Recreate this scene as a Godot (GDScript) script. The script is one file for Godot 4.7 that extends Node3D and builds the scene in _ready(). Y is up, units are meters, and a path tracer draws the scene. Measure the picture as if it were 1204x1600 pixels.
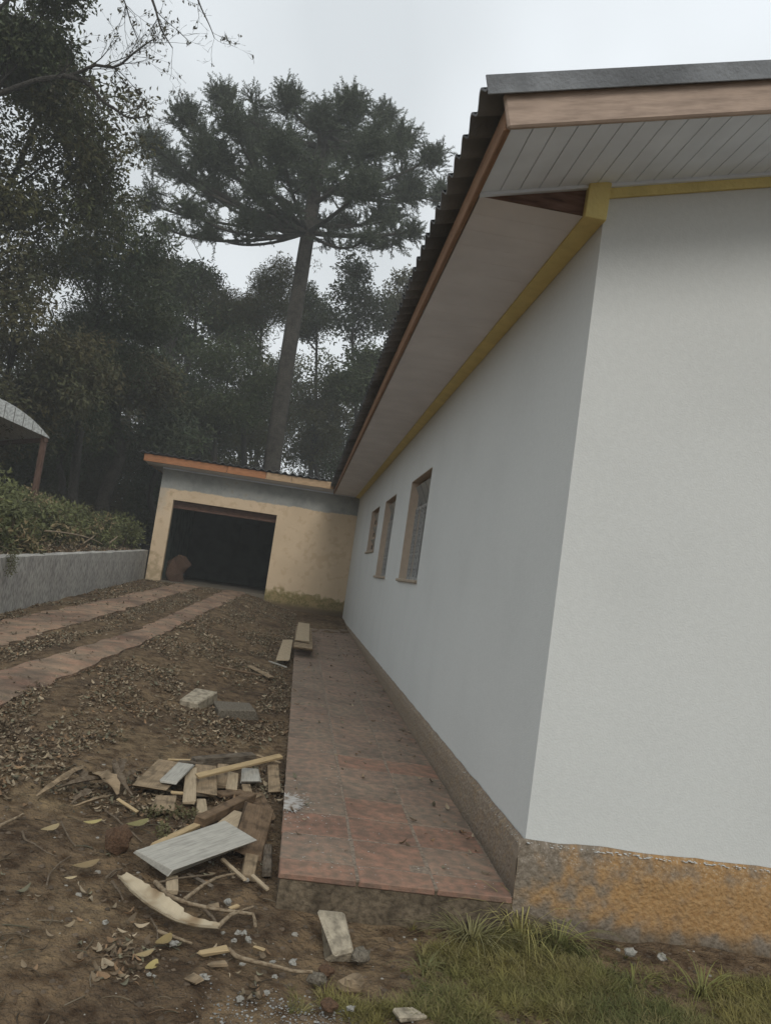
extends Node3D
# Yard beside a newly painted white house, with a garage, a driveway and woods behind. Metres, y up; the eye stands at the origin, 1.53 m above the soil.

var counts := {}
var rng := RandomNumberGenerator.new()
var wob := FastNoiseLite.new()
var M := {}
var cache := {}

func V(x: float, y: float, z: float) -> Vector3:
	return Vector3(x, y, z)

func lin(r: float, g: float, b: float) -> Color:
	return Color(r, g, b).linear_to_srgb()

# ---------------------------------------------------------------- naming
func put(node: Node, called: String, parent: Node = null) -> Node:
	var p: Node = parent if parent else self
	var key := str(p.get_instance_id()) + called
	var n: int = counts.get(key, 0)
	counts[key] = n + 1
	node.name = called if n == 0 else "%s_%03d" % [called, n]
	p.add_child(node, true)
	return node

func tag(o: Node, label: String, category: String, group := "", kind := "") -> Node:
	if label: o.set_meta("label", label)
	if category: o.set_meta("category", category)
	if group: o.set_meta("group", group)
	if kind: o.set_meta("kind", kind)
	return o

func thing(called: String, label: String, category: String, at := Vector3.ZERO, group := "") -> Node3D:
	var o := Node3D.new()
	o.position = at
	put(o, called)
	tag(o, label, category, group)
	return o

func mi(called: String, mesh: Mesh, m: Material, parent: Node = null, xf := Transform3D()) -> MeshInstance3D:
	var o := MeshInstance3D.new()
	o.mesh = mesh
	o.material_override = m
	o.transform = xf
	put(o, called, parent)
	return o

func multi(called: String, mesh: Mesh, m: Material, xfs: Array, cols: Array, parent: Node = null) -> MultiMeshInstance3D:
	var mm := MultiMesh.new()
	mm.transform_format = MultiMesh.TRANSFORM_3D
	mm.use_colors = true
	mm.mesh = mesh
	mm.instance_count = xfs.size()
	for i in xfs.size():
		mm.set_instance_transform(i, xfs[i])
		mm.set_instance_color(i, cols[i])
	var o := MultiMeshInstance3D.new()
	o.multimesh = mm
	o.material_override = m
	put(o, called, parent)
	o.set_meta("kind", "stuff")
	return o

# ---------------------------------------------------------------- materials
func ntex(sd: int, freq: float, oct: int, cols: Array, size := 512, offs := []) -> NoiseTexture2D:
	var n := FastNoiseLite.new()
	n.seed = sd
	n.noise_type = FastNoiseLite.TYPE_SIMPLEX_SMOOTH
	n.frequency = freq
	n.fractal_octaves = oct
	n.fractal_gain = 0.55
	var t := NoiseTexture2D.new()
	t.width = size
	t.height = size
	t.seamless = true
	t.noise = n
	var g := Gradient.new()
	var o := PackedFloat32Array()
	var c := PackedColorArray()
	for i in cols.size():
		o.append(offs[i] if offs else float(i) / maxf(1.0, cols.size() - 1))
		c.append(cols[i])
	g.offsets = o
	g.colors = c
	t.color_ramp = g
	return t

func nnorm(sd: int, freq: float, oct: int, bump: float, size := 512, cell := false) -> NoiseTexture2D:
	var n := FastNoiseLite.new()
	n.seed = sd
	n.noise_type = FastNoiseLite.TYPE_CELLULAR if cell else FastNoiseLite.TYPE_SIMPLEX_SMOOTH
	n.frequency = freq
	n.fractal_octaves = oct
	n.fractal_gain = 0.6
	var t := NoiseTexture2D.new()
	t.width = size
	t.height = size
	t.seamless = true
	t.as_normal_map = true
	t.bump_strength = bump
	t.noise = n
	return t

func grey(a: float) -> Color:
	return Color(a, a, a)

# fine texture on uv1 (triplanar), coarse one multiplied in on uv2
func mat(col: Color, rough: float, fine: Texture2D = null, fs := Vector3.ONE, nrm: Texture2D = null, ns := 1.0, coarse: Texture2D = null, cs := Vector3.ONE, world := false) -> StandardMaterial3D:
	var m := StandardMaterial3D.new()
	m.albedo_color = col
	m.roughness = rough
	m.metallic_specular = 0.3
	m.cull_mode = BaseMaterial3D.CULL_DISABLED
	m.uv1_triplanar = true
	m.uv1_world_triplanar = world
	m.uv1_scale = fs
	m.uv1_triplanar_sharpness = 6.0
	if fine: m.albedo_texture = fine
	if nrm:
		m.normal_enabled = true
		m.normal_texture = nrm
		m.normal_scale = ns
	if coarse:
		m.detail_enabled = true
		m.detail_albedo = coarse
		m.detail_blend_mode = BaseMaterial3D.BLEND_MODE_MUL
		m.detail_uv_layer = BaseMaterial3D.DETAIL_UV_2
		m.uv2_triplanar = true
		m.uv2_world_triplanar = world
		m.uv2_scale = cs
		m.uv2_triplanar_sharpness = 6.0
	return m

func leafmat(col: Color, back: float, rough := 0.6) -> StandardMaterial3D:
	var m := StandardMaterial3D.new()
	m.albedo_color = col
	m.roughness = rough
	m.metallic_specular = 0.35
	m.cull_mode = BaseMaterial3D.CULL_DISABLED
	m.vertex_color_use_as_albedo = true
	if back > 0.0:
		m.backlight_enabled = true
		m.backlight = grey(back)
	return m

func uvmat(im: Image, rough: float, nrm: Texture2D, nscale: Vector3, ns: float) -> StandardMaterial3D:
	var m := StandardMaterial3D.new()
	m.albedo_texture = ImageTexture.create_from_image(im)
	m.roughness = rough
	m.metallic_specular = 0.25
	m.cull_mode = BaseMaterial3D.CULL_DISABLED
	return m

# ---------------------------------------------------------------- mesh helpers
func begin() -> SurfaceTool:
	var st := SurfaceTool.new()
	st.begin(Mesh.PRIMITIVE_TRIANGLES)
	return st

func tri(st: SurfaceTool, a: Vector3, b: Vector3, c: Vector3, n: Vector3, ua := Vector2.ZERO, ub := Vector2.ZERO, uc := Vector2.ZERO) -> void:
	if (b - a).cross(c - a).dot(n) > 0.0:
		var t := b; b = c; c = t
		var u := ub; ub = uc; uc = u
	st.set_normal(n); st.set_uv(ua); st.add_vertex(a)
	st.set_normal(n); st.set_uv(ub); st.add_vertex(b)
	st.set_normal(n); st.set_uv(uc); st.add_vertex(c)

func quad(st: SurfaceTool, a: Vector3, b: Vector3, c: Vector3, d: Vector3, out: Vector3) -> void:
	var n := (b - a).cross(c - a)
	if n.length() < 1e-9: n = (c - a).cross(d - a)
	n = n.normalized()
	if n.dot(out) < 0.0: n = -n
	tri(st, a, b, c, n)
	tri(st, a, c, d, n)

# one convex solid from 8 corners (bottom 4, top 4, both round the same way)
func hexa(st: SurfaceTool, p: Array) -> void:
	var c := Vector3.ZERO
	for q in p: c += q / 8.0
	for f in [[0, 1, 2, 3], [4, 5, 6, 7], [0, 1, 5, 4], [1, 2, 6, 5], [2, 3, 7, 6], [3, 0, 4, 7]]:
		var m: Vector3 = (p[f[0]] + p[f[1]] + p[f[2]] + p[f[3]]) / 4.0
		quad(st, p[f[0]], p[f[1]], p[f[2]], p[f[3]], m - c)

func box(st: SurfaceTool, lo: Vector3, hi: Vector3) -> void:
	hexa(st, [V(lo.x, lo.y, lo.z), V(hi.x, lo.y, lo.z), V(hi.x, lo.y, hi.z), V(lo.x, lo.y, hi.z), V(lo.x, hi.y, lo.z), V(hi.x, hi.y, lo.z), V(hi.x, hi.y, hi.z), V(lo.x, hi.y, hi.z)])

func box_mesh(lo: Vector3, hi: Vector3) -> ArrayMesh:
	var st := begin()
	box(st, lo, hi)
	return st.commit()

# chamfered box round the origin; jit makes the corners uneven
func bevel_mesh(size: Vector3, b: float, jit := 0.0, r: RandomNumberGenerator = null) -> ArrayMesh:
	var st := begin()
	var h := size / 2.0
	var off := {}
	for sx in [-1, 1]:
		for sy in [-1, 1]:
			for sz in [-1, 1]:
				off[Vector3i(sx, sy, sz)] = V(r.randf_range(-jit, jit), r.randf_range(-jit, jit) * 0.3, r.randf_range(-jit, jit) * 0.5) if r else Vector3.ZERO
	var pt := func(s: Vector3i, ax: int) -> Vector3:   # the corner s pulled in along the two axes other than ax
		var p := V(h.x * s.x, h.y * s.y, h.z * s.z)
		for k in 3:
			if k != ax: p[k] -= b * s[k]
		return p + off[s]
	for ax in 3:
		var u := (ax + 1) % 3
		var w := (ax + 2) % 3
		for sg in [-1, 1]:
			var c := []
			for q in [[-1, -1], [1, -1], [1, 1], [-1, 1]]:
				var s := Vector3i.ZERO
				s[ax] = sg; s[u] = q[0]; s[w] = q[1]
				c.append(pt.call(s, ax))
			var out := Vector3.ZERO
			out[ax] = sg
			quad(st, c[0], c[1], c[2], c[3], out)
		for a in [-1, 1]:
			for d in [-1, 1]:
				var s0 := Vector3i.ZERO
				s0[u] = a; s0[w] = d; s0[ax] = -1
				var s1 := s0
				s1[ax] = 1
				var out2 := Vector3.ZERO
				out2[u] = a; out2[w] = d
				quad(st, pt.call(s0, u), pt.call(s1, u), pt.call(s1, w), pt.call(s0, w), out2)
	for s in off:
		var a0: Vector3 = pt.call(s, 0)
		var b0: Vector3 = pt.call(s, 1)
		var c0: Vector3 = pt.call(s, 2)
		tri(st, a0, b0, c0, Vector3(s).normalized())
	return st.commit()

func tube(st: SurfaceTool, pts: Array, rad: Array, sides := 6, lump := 0.0, cap := true) -> void:
	var n := pts.size()
	var up := Vector3.UP
	var d0: Vector3 = (pts[1] - pts[0]).normalized()
	if absf(d0.dot(up)) > 0.9: up = Vector3.RIGHT
	var u := d0.cross(up).normalized()
	var rings := []
	var dirs := []
	for i in n:
		var d: Vector3 = (pts[mini(i + 1, n - 1)] - pts[maxi(i - 1, 0)]).normalized()
		u = (u - d * u.dot(d)).normalized()
		var w := d.cross(u)
		var ring := []
		var dr := []
		for k in sides:
			var a := TAU * k / sides
			var e := u * cos(a) + w * sin(a)
			var rr: float = rad[i]
			if lump > 0.0: rr *= 1.0 + lump * wob.get_noise_3d(pts[i].x * 40.0 + e.x * 30.0, pts[i].y * 25.0, pts[i].z * 40.0 + e.z * 30.0)
			ring.append(pts[i] + e * rr)
			dr.append(e)
		rings.append(ring)
		dirs.append(dr)
	for i in n - 1:
		for k in sides:
			var k2 := (k + 1) % sides
			var q := [rings[i][k], rings[i][k2], rings[i + 1][k2], rings[i + 1][k]]
			var nn := [dirs[i][k], dirs[i][k2], dirs[i + 1][k2], dirs[i + 1][k]]
			for f in [[0, 1, 2], [0, 2, 3]]:
				for j in (f if (q[1] - q[0]).cross(q[2] - q[0]).dot(nn[0]) <= 0.0 else [f[0], f[2], f[1]]):
					st.set_normal(nn[j])
					st.set_uv(Vector2.ZERO)
					st.add_vertex(q[j])
	if cap:
		for e in [0, n - 1]:
			var dd: Vector3 = (pts[1] - pts[0]) if e == 0 else (pts[n - 2] - pts[n - 1])
			for k in range(1, sides - 1):
				tri(st, rings[e][0], rings[e][k], rings[e][k + 1], -dd.normalized())

func bez(a: Vector3, b: Vector3, c: Vector3, n: int) -> Array:
	var o := []
	for i in n + 1:
		var t := float(i) / n
		o.append(a.lerp(b, t).lerp(b.lerp(c, t), t))
	return o

func taper(a: float, b: float, n: int) -> Array:
	var o := []
	for i in n + 1: o.append(lerpf(a, b, float(i) / n))
	return o

# a wall slab in the plane spanned by ax and Y: u runs along ax from o; holes are [u0, v0, u1, v1]; front faces along out
func wall_holes(u0: float, v0: float, u1: float, v1: float, holes: Array, o: Vector3, ax: Vector3, out: Vector3, thick: float, us_extra := []) -> ArrayMesh:
	var us := [u0, u1]
	var vs := [v0, v1]
	us.append_array(us_extra)
	for h in holes:
		us.append_array([h[0], h[2]])
		vs.append_array([h[1], h[3]])
	us.sort()
	vs.sort()
	var st := begin()
	var P := func(u: float, v: float, d: float) -> Vector3: return o + ax * u + Vector3.UP * v - out * d
	var UV := func(u: float, v: float) -> Vector2: return Vector2((u - u0) / (u1 - u0), 1.0 - (v - v0) / (v1 - v0))
	var solid := func(i: int, j: int) -> bool:
		if i < 0 or j < 0 or i >= us.size() - 1 or j >= vs.size() - 1: return false
		var cu: float = (us[i] + us[i + 1]) / 2
		var cv: float = (vs[j] + vs[j + 1]) / 2
		for h in holes:
			if cu > h[0] and cu < h[2] and cv > h[1] and cv < h[3]: return false
		return us[i + 1] - us[i] > 1e-6 and vs[j + 1] - vs[j] > 1e-6
	for i in us.size() - 1:
		for j in vs.size() - 1:
			if not solid.call(i, j): continue
			var a: float = us[i]
			var b: float = us[i + 1]
			var c: float = vs[j]
			var d: float = vs[j + 1]
			for side in [0.0, thick]:
				var n: Vector3 = out if side == 0.0 else -out
				tri(st, P.call(a, c, side), P.call(b, c, side), P.call(b, d, side), n, UV.call(a, c), UV.call(b, c), UV.call(b, d))
				tri(st, P.call(a, c, side), P.call(b, d, side), P.call(a, d, side), n, UV.call(a, c), UV.call(b, d), UV.call(a, d))
			for e in [[-1, 0, a, c, a, d, -ax], [1, 0, b, c, b, d, ax], [0, -1, a, c, b, c, Vector3.DOWN], [0, 1, a, d, b, d, Vector3.UP]]:
				if solid.call(i + e[0], j + e[1]): continue
				var q0: Vector3 = P.call(e[2], e[3], 0.0)
				var q1: Vector3 = P.call(e[4], e[5], 0.0)
				var q2: Vector3 = P.call(e[4], e[5], thick)
				var q3: Vector3 = P.call(e[2], e[3], thick)
				var n2: Vector3 = e[6]
				tri(st, q0, q1, q2, n2, UV.call(e[2], e[3]), UV.call(e[4], e[5]), UV.call(e[4], e[5]))
				tri(st, q0, q2, q3, n2, UV.call(e[2], e[3]), UV.call(e[4], e[5]), UV.call(e[2], e[3]))
	return st.commit()

# a fibre cement sheet: x runs up the slope, z along the eave, waves of 19 cm
func corrugated(length: float, waves: float, amp: float, thick: float, pitch := 0.19) -> ArrayMesh:
	var st := begin()
	var n := int(waves * 10)
	var top := []
	var nor := []
	for i in n + 1:
		var z := pitch * waves * i / n
		top.append(Vector2(z, -amp * cos(TAU * z / pitch)))
		var s := amp * TAU / pitch * sin(TAU * z / pitch)
		nor.append(V(0, 1, -s).normalized())
	for side in [0.0, 1.0]:
		for i in n:
			for f in [[0, 0], [1, 0], [1, 1], [0, 0], [1, 1], [0, 1]]:
				var p: Vector2 = top[i + f[0]]
				var nn: Vector3 = nor[i + f[0]]
				st.set_normal(nn if side == 0.0 else -nn)
				st.set_uv(Vector2.ZERO)
				st.add_vertex(V(length * f[1], p.y, p.x) - nn * thick * side)
	for e in [0.0, length]:
		for i in n:
			var a := V(e, top[i].y, top[i].x)
			var b := V(e, top[i + 1].y, top[i + 1].x)
			quad(st, a, b, b - nor[i + 1] * thick, a - nor[i] * thick, V(-1 if e == 0.0 else 1, 0, 0))
	for i in [0, n]:
		var c := V(0, top[i].y, top[i].x)
		quad(st, c, c + V(length, 0, 0), c + V(length, 0, 0) - nor[i] * thick, c - nor[i] * thick, V(0, 0, -1 if i == 0 else 1))
	return st.commit()

func frame_xf(a: Vector3, b: Vector3, roll := 0.0) -> Transform3D:
	var x := (b - a).normalized()
	var z := x.cross(Vector3.UP).normalized()
	var y := z.cross(x)
	var bs := Basis(x, y, z)
	return Transform3D(bs * Basis(Vector3.RIGHT, roll), (a + b) / 2.0)

# ---------------------------------------------------------------- the lie of the land
func wall_top(z: float) -> float:
	return -0.107 - 0.0295 * (z + 20.5)

func gnd(x: float, z: float) -> float:
	var gr := -1.525 + maxf(-3.83 - clampf(z, -20.5, 0), 0.0) * 0.0267 - maxf(z + 3.83, 0.0) * 0.005
	var gl := -0.82 - 0.0335 * (clampf(z, -20.5, 0.5) + 20.5)
	var a := lerpf(2.3, 1.3, clampf((-3.83 - z) / 16.7, 0.0, 1.0))
	var t := smoothstep(0.0, 1.0, clampf(-x / a, 0.0, 1.0))
	var y := lerpf(gr, gl, t)
	var dx := (x - 0.62) / 0.75
	var dz := (z + 3.55) / 0.5
	y -= 0.055 * exp(-dx * dx - dz * dz)
	if x < -3.77 and z > -20.7:
		y = wall_top(z) - 0.07 + (-3.77 - x) * 0.05
	elif z < -26.3:
		y = lerpf(-0.82, -0.25, clampf((-26.3 - z) / 10.0, 0.0, 1.0))
	return y

func bumps(x: float, z: float) -> float:
	return wob.get_noise_2d(x * 60.0, z * 60.0) * 0.022 + wob.get_noise_2d(x * 260.0 + 90.0, z * 260.0) * 0.011

func soil(x: float, z: float) -> float:
	return gnd(x, z) + bumps(x, z)

func walk_y(z: float) -> float:
	return -1.38 + (-3.8 - z) * 0.0154

# ---------------------------------------------------------------- ready
func _ready() -> void:
	rng.seed = 4711
	wob.seed = 5
	wob.noise_type = FastNoiseLite.TYPE_SIMPLEX_SMOOTH
	wob.frequency = 0.02
	wob.fractal_octaves = 2
	lights()
	materials()
	ground()
	walkway()
	driveway()
	house()
	garage()
	retaining_wall()
	shed()
	umbrella_pine()
	woods()
	bare_trees()
	brush()
	lumber()
	small_things()
	litter()
	grass()

func lights() -> void:
	var cam := Camera3D.new()
	cam.fov = 64.415
	cam.rotation_degrees = V(4.735, -5.421, 8.229)
	cam.near = 0.05
	cam.far = 400.0
	put(cam, "camera")
	cam.current = true
	var env := Environment.new()
	env.background_mode = Environment.BG_SKY
	env.tonemap_mode = Environment.TONE_MAPPER_LINEAR
	env.tonemap_exposure = 1.06
	env.sdfgi_enabled = true
	env.ssao_enabled = true
	env.ssil_enabled = true
	env.fog_enabled = true
	env.fog_density = 0.0033
	env.fog_light_color = Color(0.9, 0.91, 0.9)
	var sm := ProceduralSkyMaterial.new()
	sm.sky_top_color = Color(0.845, 0.872, 0.893)
	sm.sky_horizon_color = Color(0.845, 0.866, 0.877)
	sm.sky_curve = 0.4
	sm.ground_bottom_color = Color(0.3, 0.27, 0.23)
	sm.ground_horizon_color = Color(0.4, 0.38, 0.35)
	sm.sky_energy_multiplier = 1.0
	sm.use_debanding = false
	var cn := FastNoiseLite.new()
	cn.seed = 12
	cn.frequency = 0.006
	cn.fractal_octaves = 4
	var ct := NoiseTexture2D.new()
	ct.width = 1024
	ct.height = 512
	ct.seamless = true
	ct.noise = cn
	var cg := Gradient.new()
	cg.offsets = PackedFloat32Array([0.25, 0.85])
	cg.colors = PackedColorArray([Color(1, 1, 1, 0.0), Color(0.95, 0.97, 1.0, 0.3)])
	ct.color_ramp = cg
	sm.sky_cover = ct
	var sky := Sky.new()
	sky.sky_material = sm
	env.sky = sky
	var we := WorldEnvironment.new()
	we.environment = env
	put(we, "world_environment")
	var sun := DirectionalLight3D.new()
	sun.light_energy = 0.42
	sun.light_angular_distance = 25.0
	sun.light_color = Color(1.0, 0.985, 0.96)
	sun.shadow_enabled = true
	sun.rotation_degrees = V(-38, 6, 0)
	put(sun, "sun")

func materials() -> void:
	var speck := ntex(1, 0.03, 4, [grey(0.62), grey(0.86), grey(1.0)])
	var blot := ntex(2, 0.008, 4, [grey(0.62), grey(0.88), grey(1.0)])
	var faint := ntex(3, 0.01, 4, [grey(0.93), grey(1.0)])
	var wood := ntex(4, 0.02, 4, [Color(0.55, 0.5, 0.46), Color(0.85, 0.82, 0.8), Color(1, 1, 1)])
	var dirt := ntex(5, 0.012, 5, [Color(0.52, 0.47, 0.42), Color(0.8, 0.78, 0.75), Color(1, 0.97, 0.9)])
	var dirtc := ntex(6, 0.006, 3, [Color(0.66, 0.64, 0.64), Color(0.9, 0.88, 0.86), Color(1, 1, 0.97)])
	var redwear := ntex(7, 0.012, 5, [Color(0.78, 0.8, 0.8), Color(0.88, 0.87, 0.86), Color(1, 0.94, 0.92)], 512, [0.2, 0.5, 0.85])
	var wallt := ntex(25, 0.006, 5, [grey(0.97), grey(0.99), grey(1.0)])
	var faint2 := ntex(27, 0.02, 3, [grey(0.975), grey(1.0)])
	var dirtf := ntex(26, 0.008, 4, [Color(0.84, 0.83, 0.83), Color(0.94, 0.93, 0.92), Color(1, 1, 0.98)])
	var wood2 := ntex(24, 0.02, 4, [grey(0.8), grey(0.93), grey(1.0)])
	var n_fine := nnorm(11, 0.06, 4, 6.0)
	var n_stucco := nnorm(12, 0.06, 3, 4.0)
	var n_soil := nnorm(13, 0.03, 5, 14.0)
	var n_wood := nnorm(14, 0.03, 3, 5.0)
	var n_bark := nnorm(15, 0.03, 4, 14.0)
	M.n_stucco = n_stucco
	M.n_soil = n_soil
	M.soil = mat(lin(0.31, 0.24, 0.165), 0.95, dirt, V(1.1, 1.1, 1.1), n_soil, 1.3, dirtc, V(0.23, 0.23, 0.23), true)
	M.white_wall = mat(lin(0.66, 0.675, 0.655), 0.85, faint2, V(2.2, 2.2, 2.2), n_stucco, 0.22, wallt, V(0.22, 0.22, 0.22), true)
	M.reveal = mat(lin(0.6, 0.48, 0.37), 0.9, faint, V(1.5, 1.5, 1.5), n_fine, 0.5, null, Vector3.ONE, true)
	M.cement = mat(lin(0.3, 0.3, 0.285), 0.93, speck, V(1.3, 1.3, 1.3), n_soil, 0.6, blot, V(0.35, 0.35, 0.35), true)
	M.streaked = mat(lin(0.62, 0.61, 0.57), 0.93, speck, V(1.2, 0.5, 1.2), n_fine, 0.25, dirtf, V(0.5, 0.3, 0.5), true)
	M.mossy = mat(lin(0.26, 0.205, 0.14), 0.95, speck, V(1.6, 1.6, 1.6), n_soil, 0.35, blot, V(0.9, 0.9, 0.9), true)
	M.tile = mat(lin(0.35, 0.265, 0.205), 0.8, redwear, V(1.7, 1.7, 1.7), n_fine, 0.35, dirtf, V(0.31, 0.31, 0.31), true)
	M.tile.metallic_specular = 0.4
	M.tile_worn = mat(lin(0.33, 0.265, 0.21), 0.8, redwear, V(1.7, 1.7, 1.7), n_fine, 0.4, dirtf, V(0.4, 0.4, 0.4), true)
	M.tile_red = mat(lin(0.37, 0.245, 0.185), 0.75, redwear, V(1.7, 1.7, 1.7), n_fine, 0.35, dirtf, V(0.31, 0.31, 0.31), true)
	M.drive = mat(lin(0.42, 0.315, 0.235), 0.9, redwear, V(0.5, 0.5, 0.5), n_soil, 0.5, dirtc, V(0.3, 0.3, 0.3), true)
	M.mortar = mat(lin(0.33, 0.265, 0.205), 0.95, speck, V(2, 2, 2), n_fine, 0.5, null, Vector3.ONE, true)
	M.soffit = mat(lin(0.78, 0.84, 0.92), 0.45, faint, V(0.5, 0.5, 0.5), null, 1.0, null, Vector3.ONE, true)
	M.soffit_eave = mat(lin(0.78, 0.75, 0.75), 0.6, faint, V(0.4, 0.4, 0.4), null, 1.0, null, Vector3.ONE, true)
	M.rake = mat(lin(0.52, 0.4, 0.32), 0.85, wood2, V(0.35, 2.5, 2.5), n_wood, 0.3, faint, V(0.8, 0.8, 0.8))
	M.fascia = mat(lin(0.34, 0.2, 0.12), 0.85, wood2, V(0.35, 2.5, 2.5), n_wood, 0.3, faint, V(0.5, 0.5, 0.5))
	M.fascia_orange = mat(lin(0.5, 0.23, 0.11), 0.85, wood2, V(0.35, 2.5, 2.5), n_wood, 0.3, faint, V(0.6, 0.6, 0.6))
	M.fascia_tan = mat(lin(0.55, 0.38, 0.23), 0.85, wood2, V(0.35, 2.5, 2.5), n_wood, 0.3, faint, V(0.6, 0.6, 0.6))
	M.brown_board = mat(lin(0.2, 0.12, 0.09), 0.85, wood, V(0.5, 3, 3), n_wood, 0.4)
	M.yellow = mat(lin(0.8, 0.66, 0.26), 0.7, faint, V(0.9, 0.9, 0.9), n_fine, 0.3, faint, V(0.7, 0.7, 0.7), true)
	M.sheet = mat(lin(0.31, 0.325, 0.34), 0.9, faint, V(0.9, 0.9, 0.9), n_fine, 0.3, blot, V(0.25, 0.25, 0.25), true)
	M.metal = mat(lin(0.5, 0.49, 0.47), 0.5, speck, V(2, 2, 2))
	M.dark_metal = mat(lin(0.1, 0.095, 0.09), 0.5, speck, V(2, 2, 2))
	M.curtain = mat(lin(0.8, 0.8, 0.78), 0.9, faint, V(1, 1, 1))
	M.sill = mat(lin(0.55, 0.45, 0.34), 0.7, speck, V(2, 2, 2))
	M.glass = StandardMaterial3D.new()
	M.glass.transparency = BaseMaterial3D.TRANSPARENCY_ALPHA
	M.glass.albedo_color = Color(0.75, 0.8, 0.8, 0.12)
	M.glass.roughness = 0.03
	M.glass.cull_mode = BaseMaterial3D.CULL_DISABLED
	M.frosted = mat(lin(0.3, 0.31, 0.3), 0.3, speck, V(3, 3, 3))
	M.dusty = mat(lin(0.1, 0.105, 0.1), 0.7, speck, V(3, 3, 3))
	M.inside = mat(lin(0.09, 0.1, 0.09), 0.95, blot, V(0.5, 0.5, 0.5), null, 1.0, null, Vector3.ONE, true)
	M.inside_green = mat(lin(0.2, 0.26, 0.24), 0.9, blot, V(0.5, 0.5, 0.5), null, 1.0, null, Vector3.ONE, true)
	M.shed_metal = mat(lin(0.62, 0.64, 0.62), 0.6, speck, V(1, 1, 1), n_fine, 0.3, faint, V(0.7, 0.7, 0.7))
	M.post = mat(lin(0.14, 0.09, 0.07), 0.9, wood, V(3, 0.5, 3), n_wood, 0.6)
	M.bark = mat(lin(0.12, 0.105, 0.085), 0.95, speck, V(1.2, 0.8, 1.2), n_bark, 1.2, blot, V(0.4, 0.4, 0.4), true)
	M.pine_bark = mat(lin(0.13, 0.115, 0.095), 0.95, speck, V(0.9, 1.6, 0.9), n_bark, 1.6, blot, V(0.5, 0.7, 0.5), true)
	M.bark_dark = mat(lin(0.07, 0.063, 0.055), 0.95, speck, V(1.2, 0.8, 1.2), n_bark, 1.0, null, Vector3.ONE, true)
	M.leaf = leafmat(lin(1, 1, 1), 0.35)
	M.needle = leafmat(lin(1, 1, 1), 0.12, 0.75)
	M.dry = leafmat(lin(1, 1, 1), 0.1, 0.85)
	M.blade = leafmat(lin(1, 1, 1), 0.3, 0.7)
	M.stone_bits = leafmat(lin(1, 1, 1), 0.0, 0.9)
	M.w_white = mat(lin(0.5, 0.48, 0.42), 0.85, wood2, V(0.4, 7, 7), n_wood, 0.5, faint, V(2, 2, 2))
	M.w_tan = mat(lin(0.42, 0.315, 0.2), 0.85, wood2, V(0.4, 7, 7), n_wood, 0.7, blot, V(2, 2, 2))
	M.w_yellow = mat(lin(0.52, 0.39, 0.22), 0.8, wood2, V(0.4, 8, 8), n_wood, 0.8)
	M.w_brown = mat(lin(0.25, 0.17, 0.105), 0.85, wood2, V(0.4, 7, 7), n_wood, 0.8, blot, V(2, 2, 2))
	M.w_grey = mat(lin(0.24, 0.21, 0.165), 0.9, wood, V(0.8, 6, 6), n_wood, 0.9, blot, V(2, 2, 2))
	M.w_pale = mat(lin(0.5, 0.4, 0.27), 0.85, wood2, V(0.4, 7, 7), n_wood, 0.6, faint, V(2, 2, 2))
	M.stone = mat(lin(0.55, 0.48, 0.36), 0.9, faint, V(4, 4, 4), n_soil, 0.8, blot, V(3, 3, 3))
	M.lime = mat(lin(0.42, 0.405, 0.36), 0.9, speck, V(4, 4, 4), n_fine, 0.6)
	M.concrete = mat(lin(0.23, 0.2, 0.155), 0.93, speck, V(3, 3, 3), n_soil, 0.8)
	M.brick = mat(lin(0.15, 0.09, 0.055), 0.92, speck, V(4, 4, 4), n_soil, 0.9)
	M.twig = mat(lin(0.2, 0.165, 0.12), 0.9, wood, V(3, 3, 3), n_wood, 0.6)
	M.twig_pale = mat(lin(0.36, 0.3, 0.21), 0.9, wood, V(3, 3, 3), n_wood, 0.6)
	M.sack = mat(lin(0.13, 0.08, 0.055), 0.85, speck, V(2, 2, 2), n_soil, 0.7)

# ---------------------------------------------------------------- ground
func steps(list: Array) -> Array:   # [[from, to, step], ...]
	var o := []
	for s in list:
		var x: float = s[0]
		while x < s[1] - 1e-4:
			o.append(x)
			x += s[2]
	o.append(list[-1][1])
	return o

func ground() -> void:
	var xs := steps([[-130, -30, 20], [-30, -10, 2.0], [-10, -3.84, 0.4], [-3.84, -3.8, 0.04], [-3.76, -1.6, 0.09], [-1.6, 2.6, 0.034], [2.6, 8, 0.4], [8, 30, 4], [30, 130, 20]])
	var zs := steps([[-230, -60, 20], [-60, -22, 1.2], [-22, -8, 0.22], [-8, -5.6, 0.09], [-5.6, -1.6, 0.034], [-1.6, 2, 0.4], [2, 10, 2], [10, 90, 20]])
	var st := begin()
	for z in zs:
		for x in xs:
			var y := soil(x, z)
			st.set_uv(Vector2(x, z))
			st.add_vertex(V(x, y, z))
	var w := xs.size()
	for j in zs.size() - 1:
		for i in w - 1:
			var a := j * w + i
			for k in [a, a + 1, a + w, a + 1, a + w + 1, a + w]: st.add_index(k)
	st.generate_normals()
	var g := mi("ground", st.commit(), M.soil)
	g.set_meta("kind", "structure")

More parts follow.
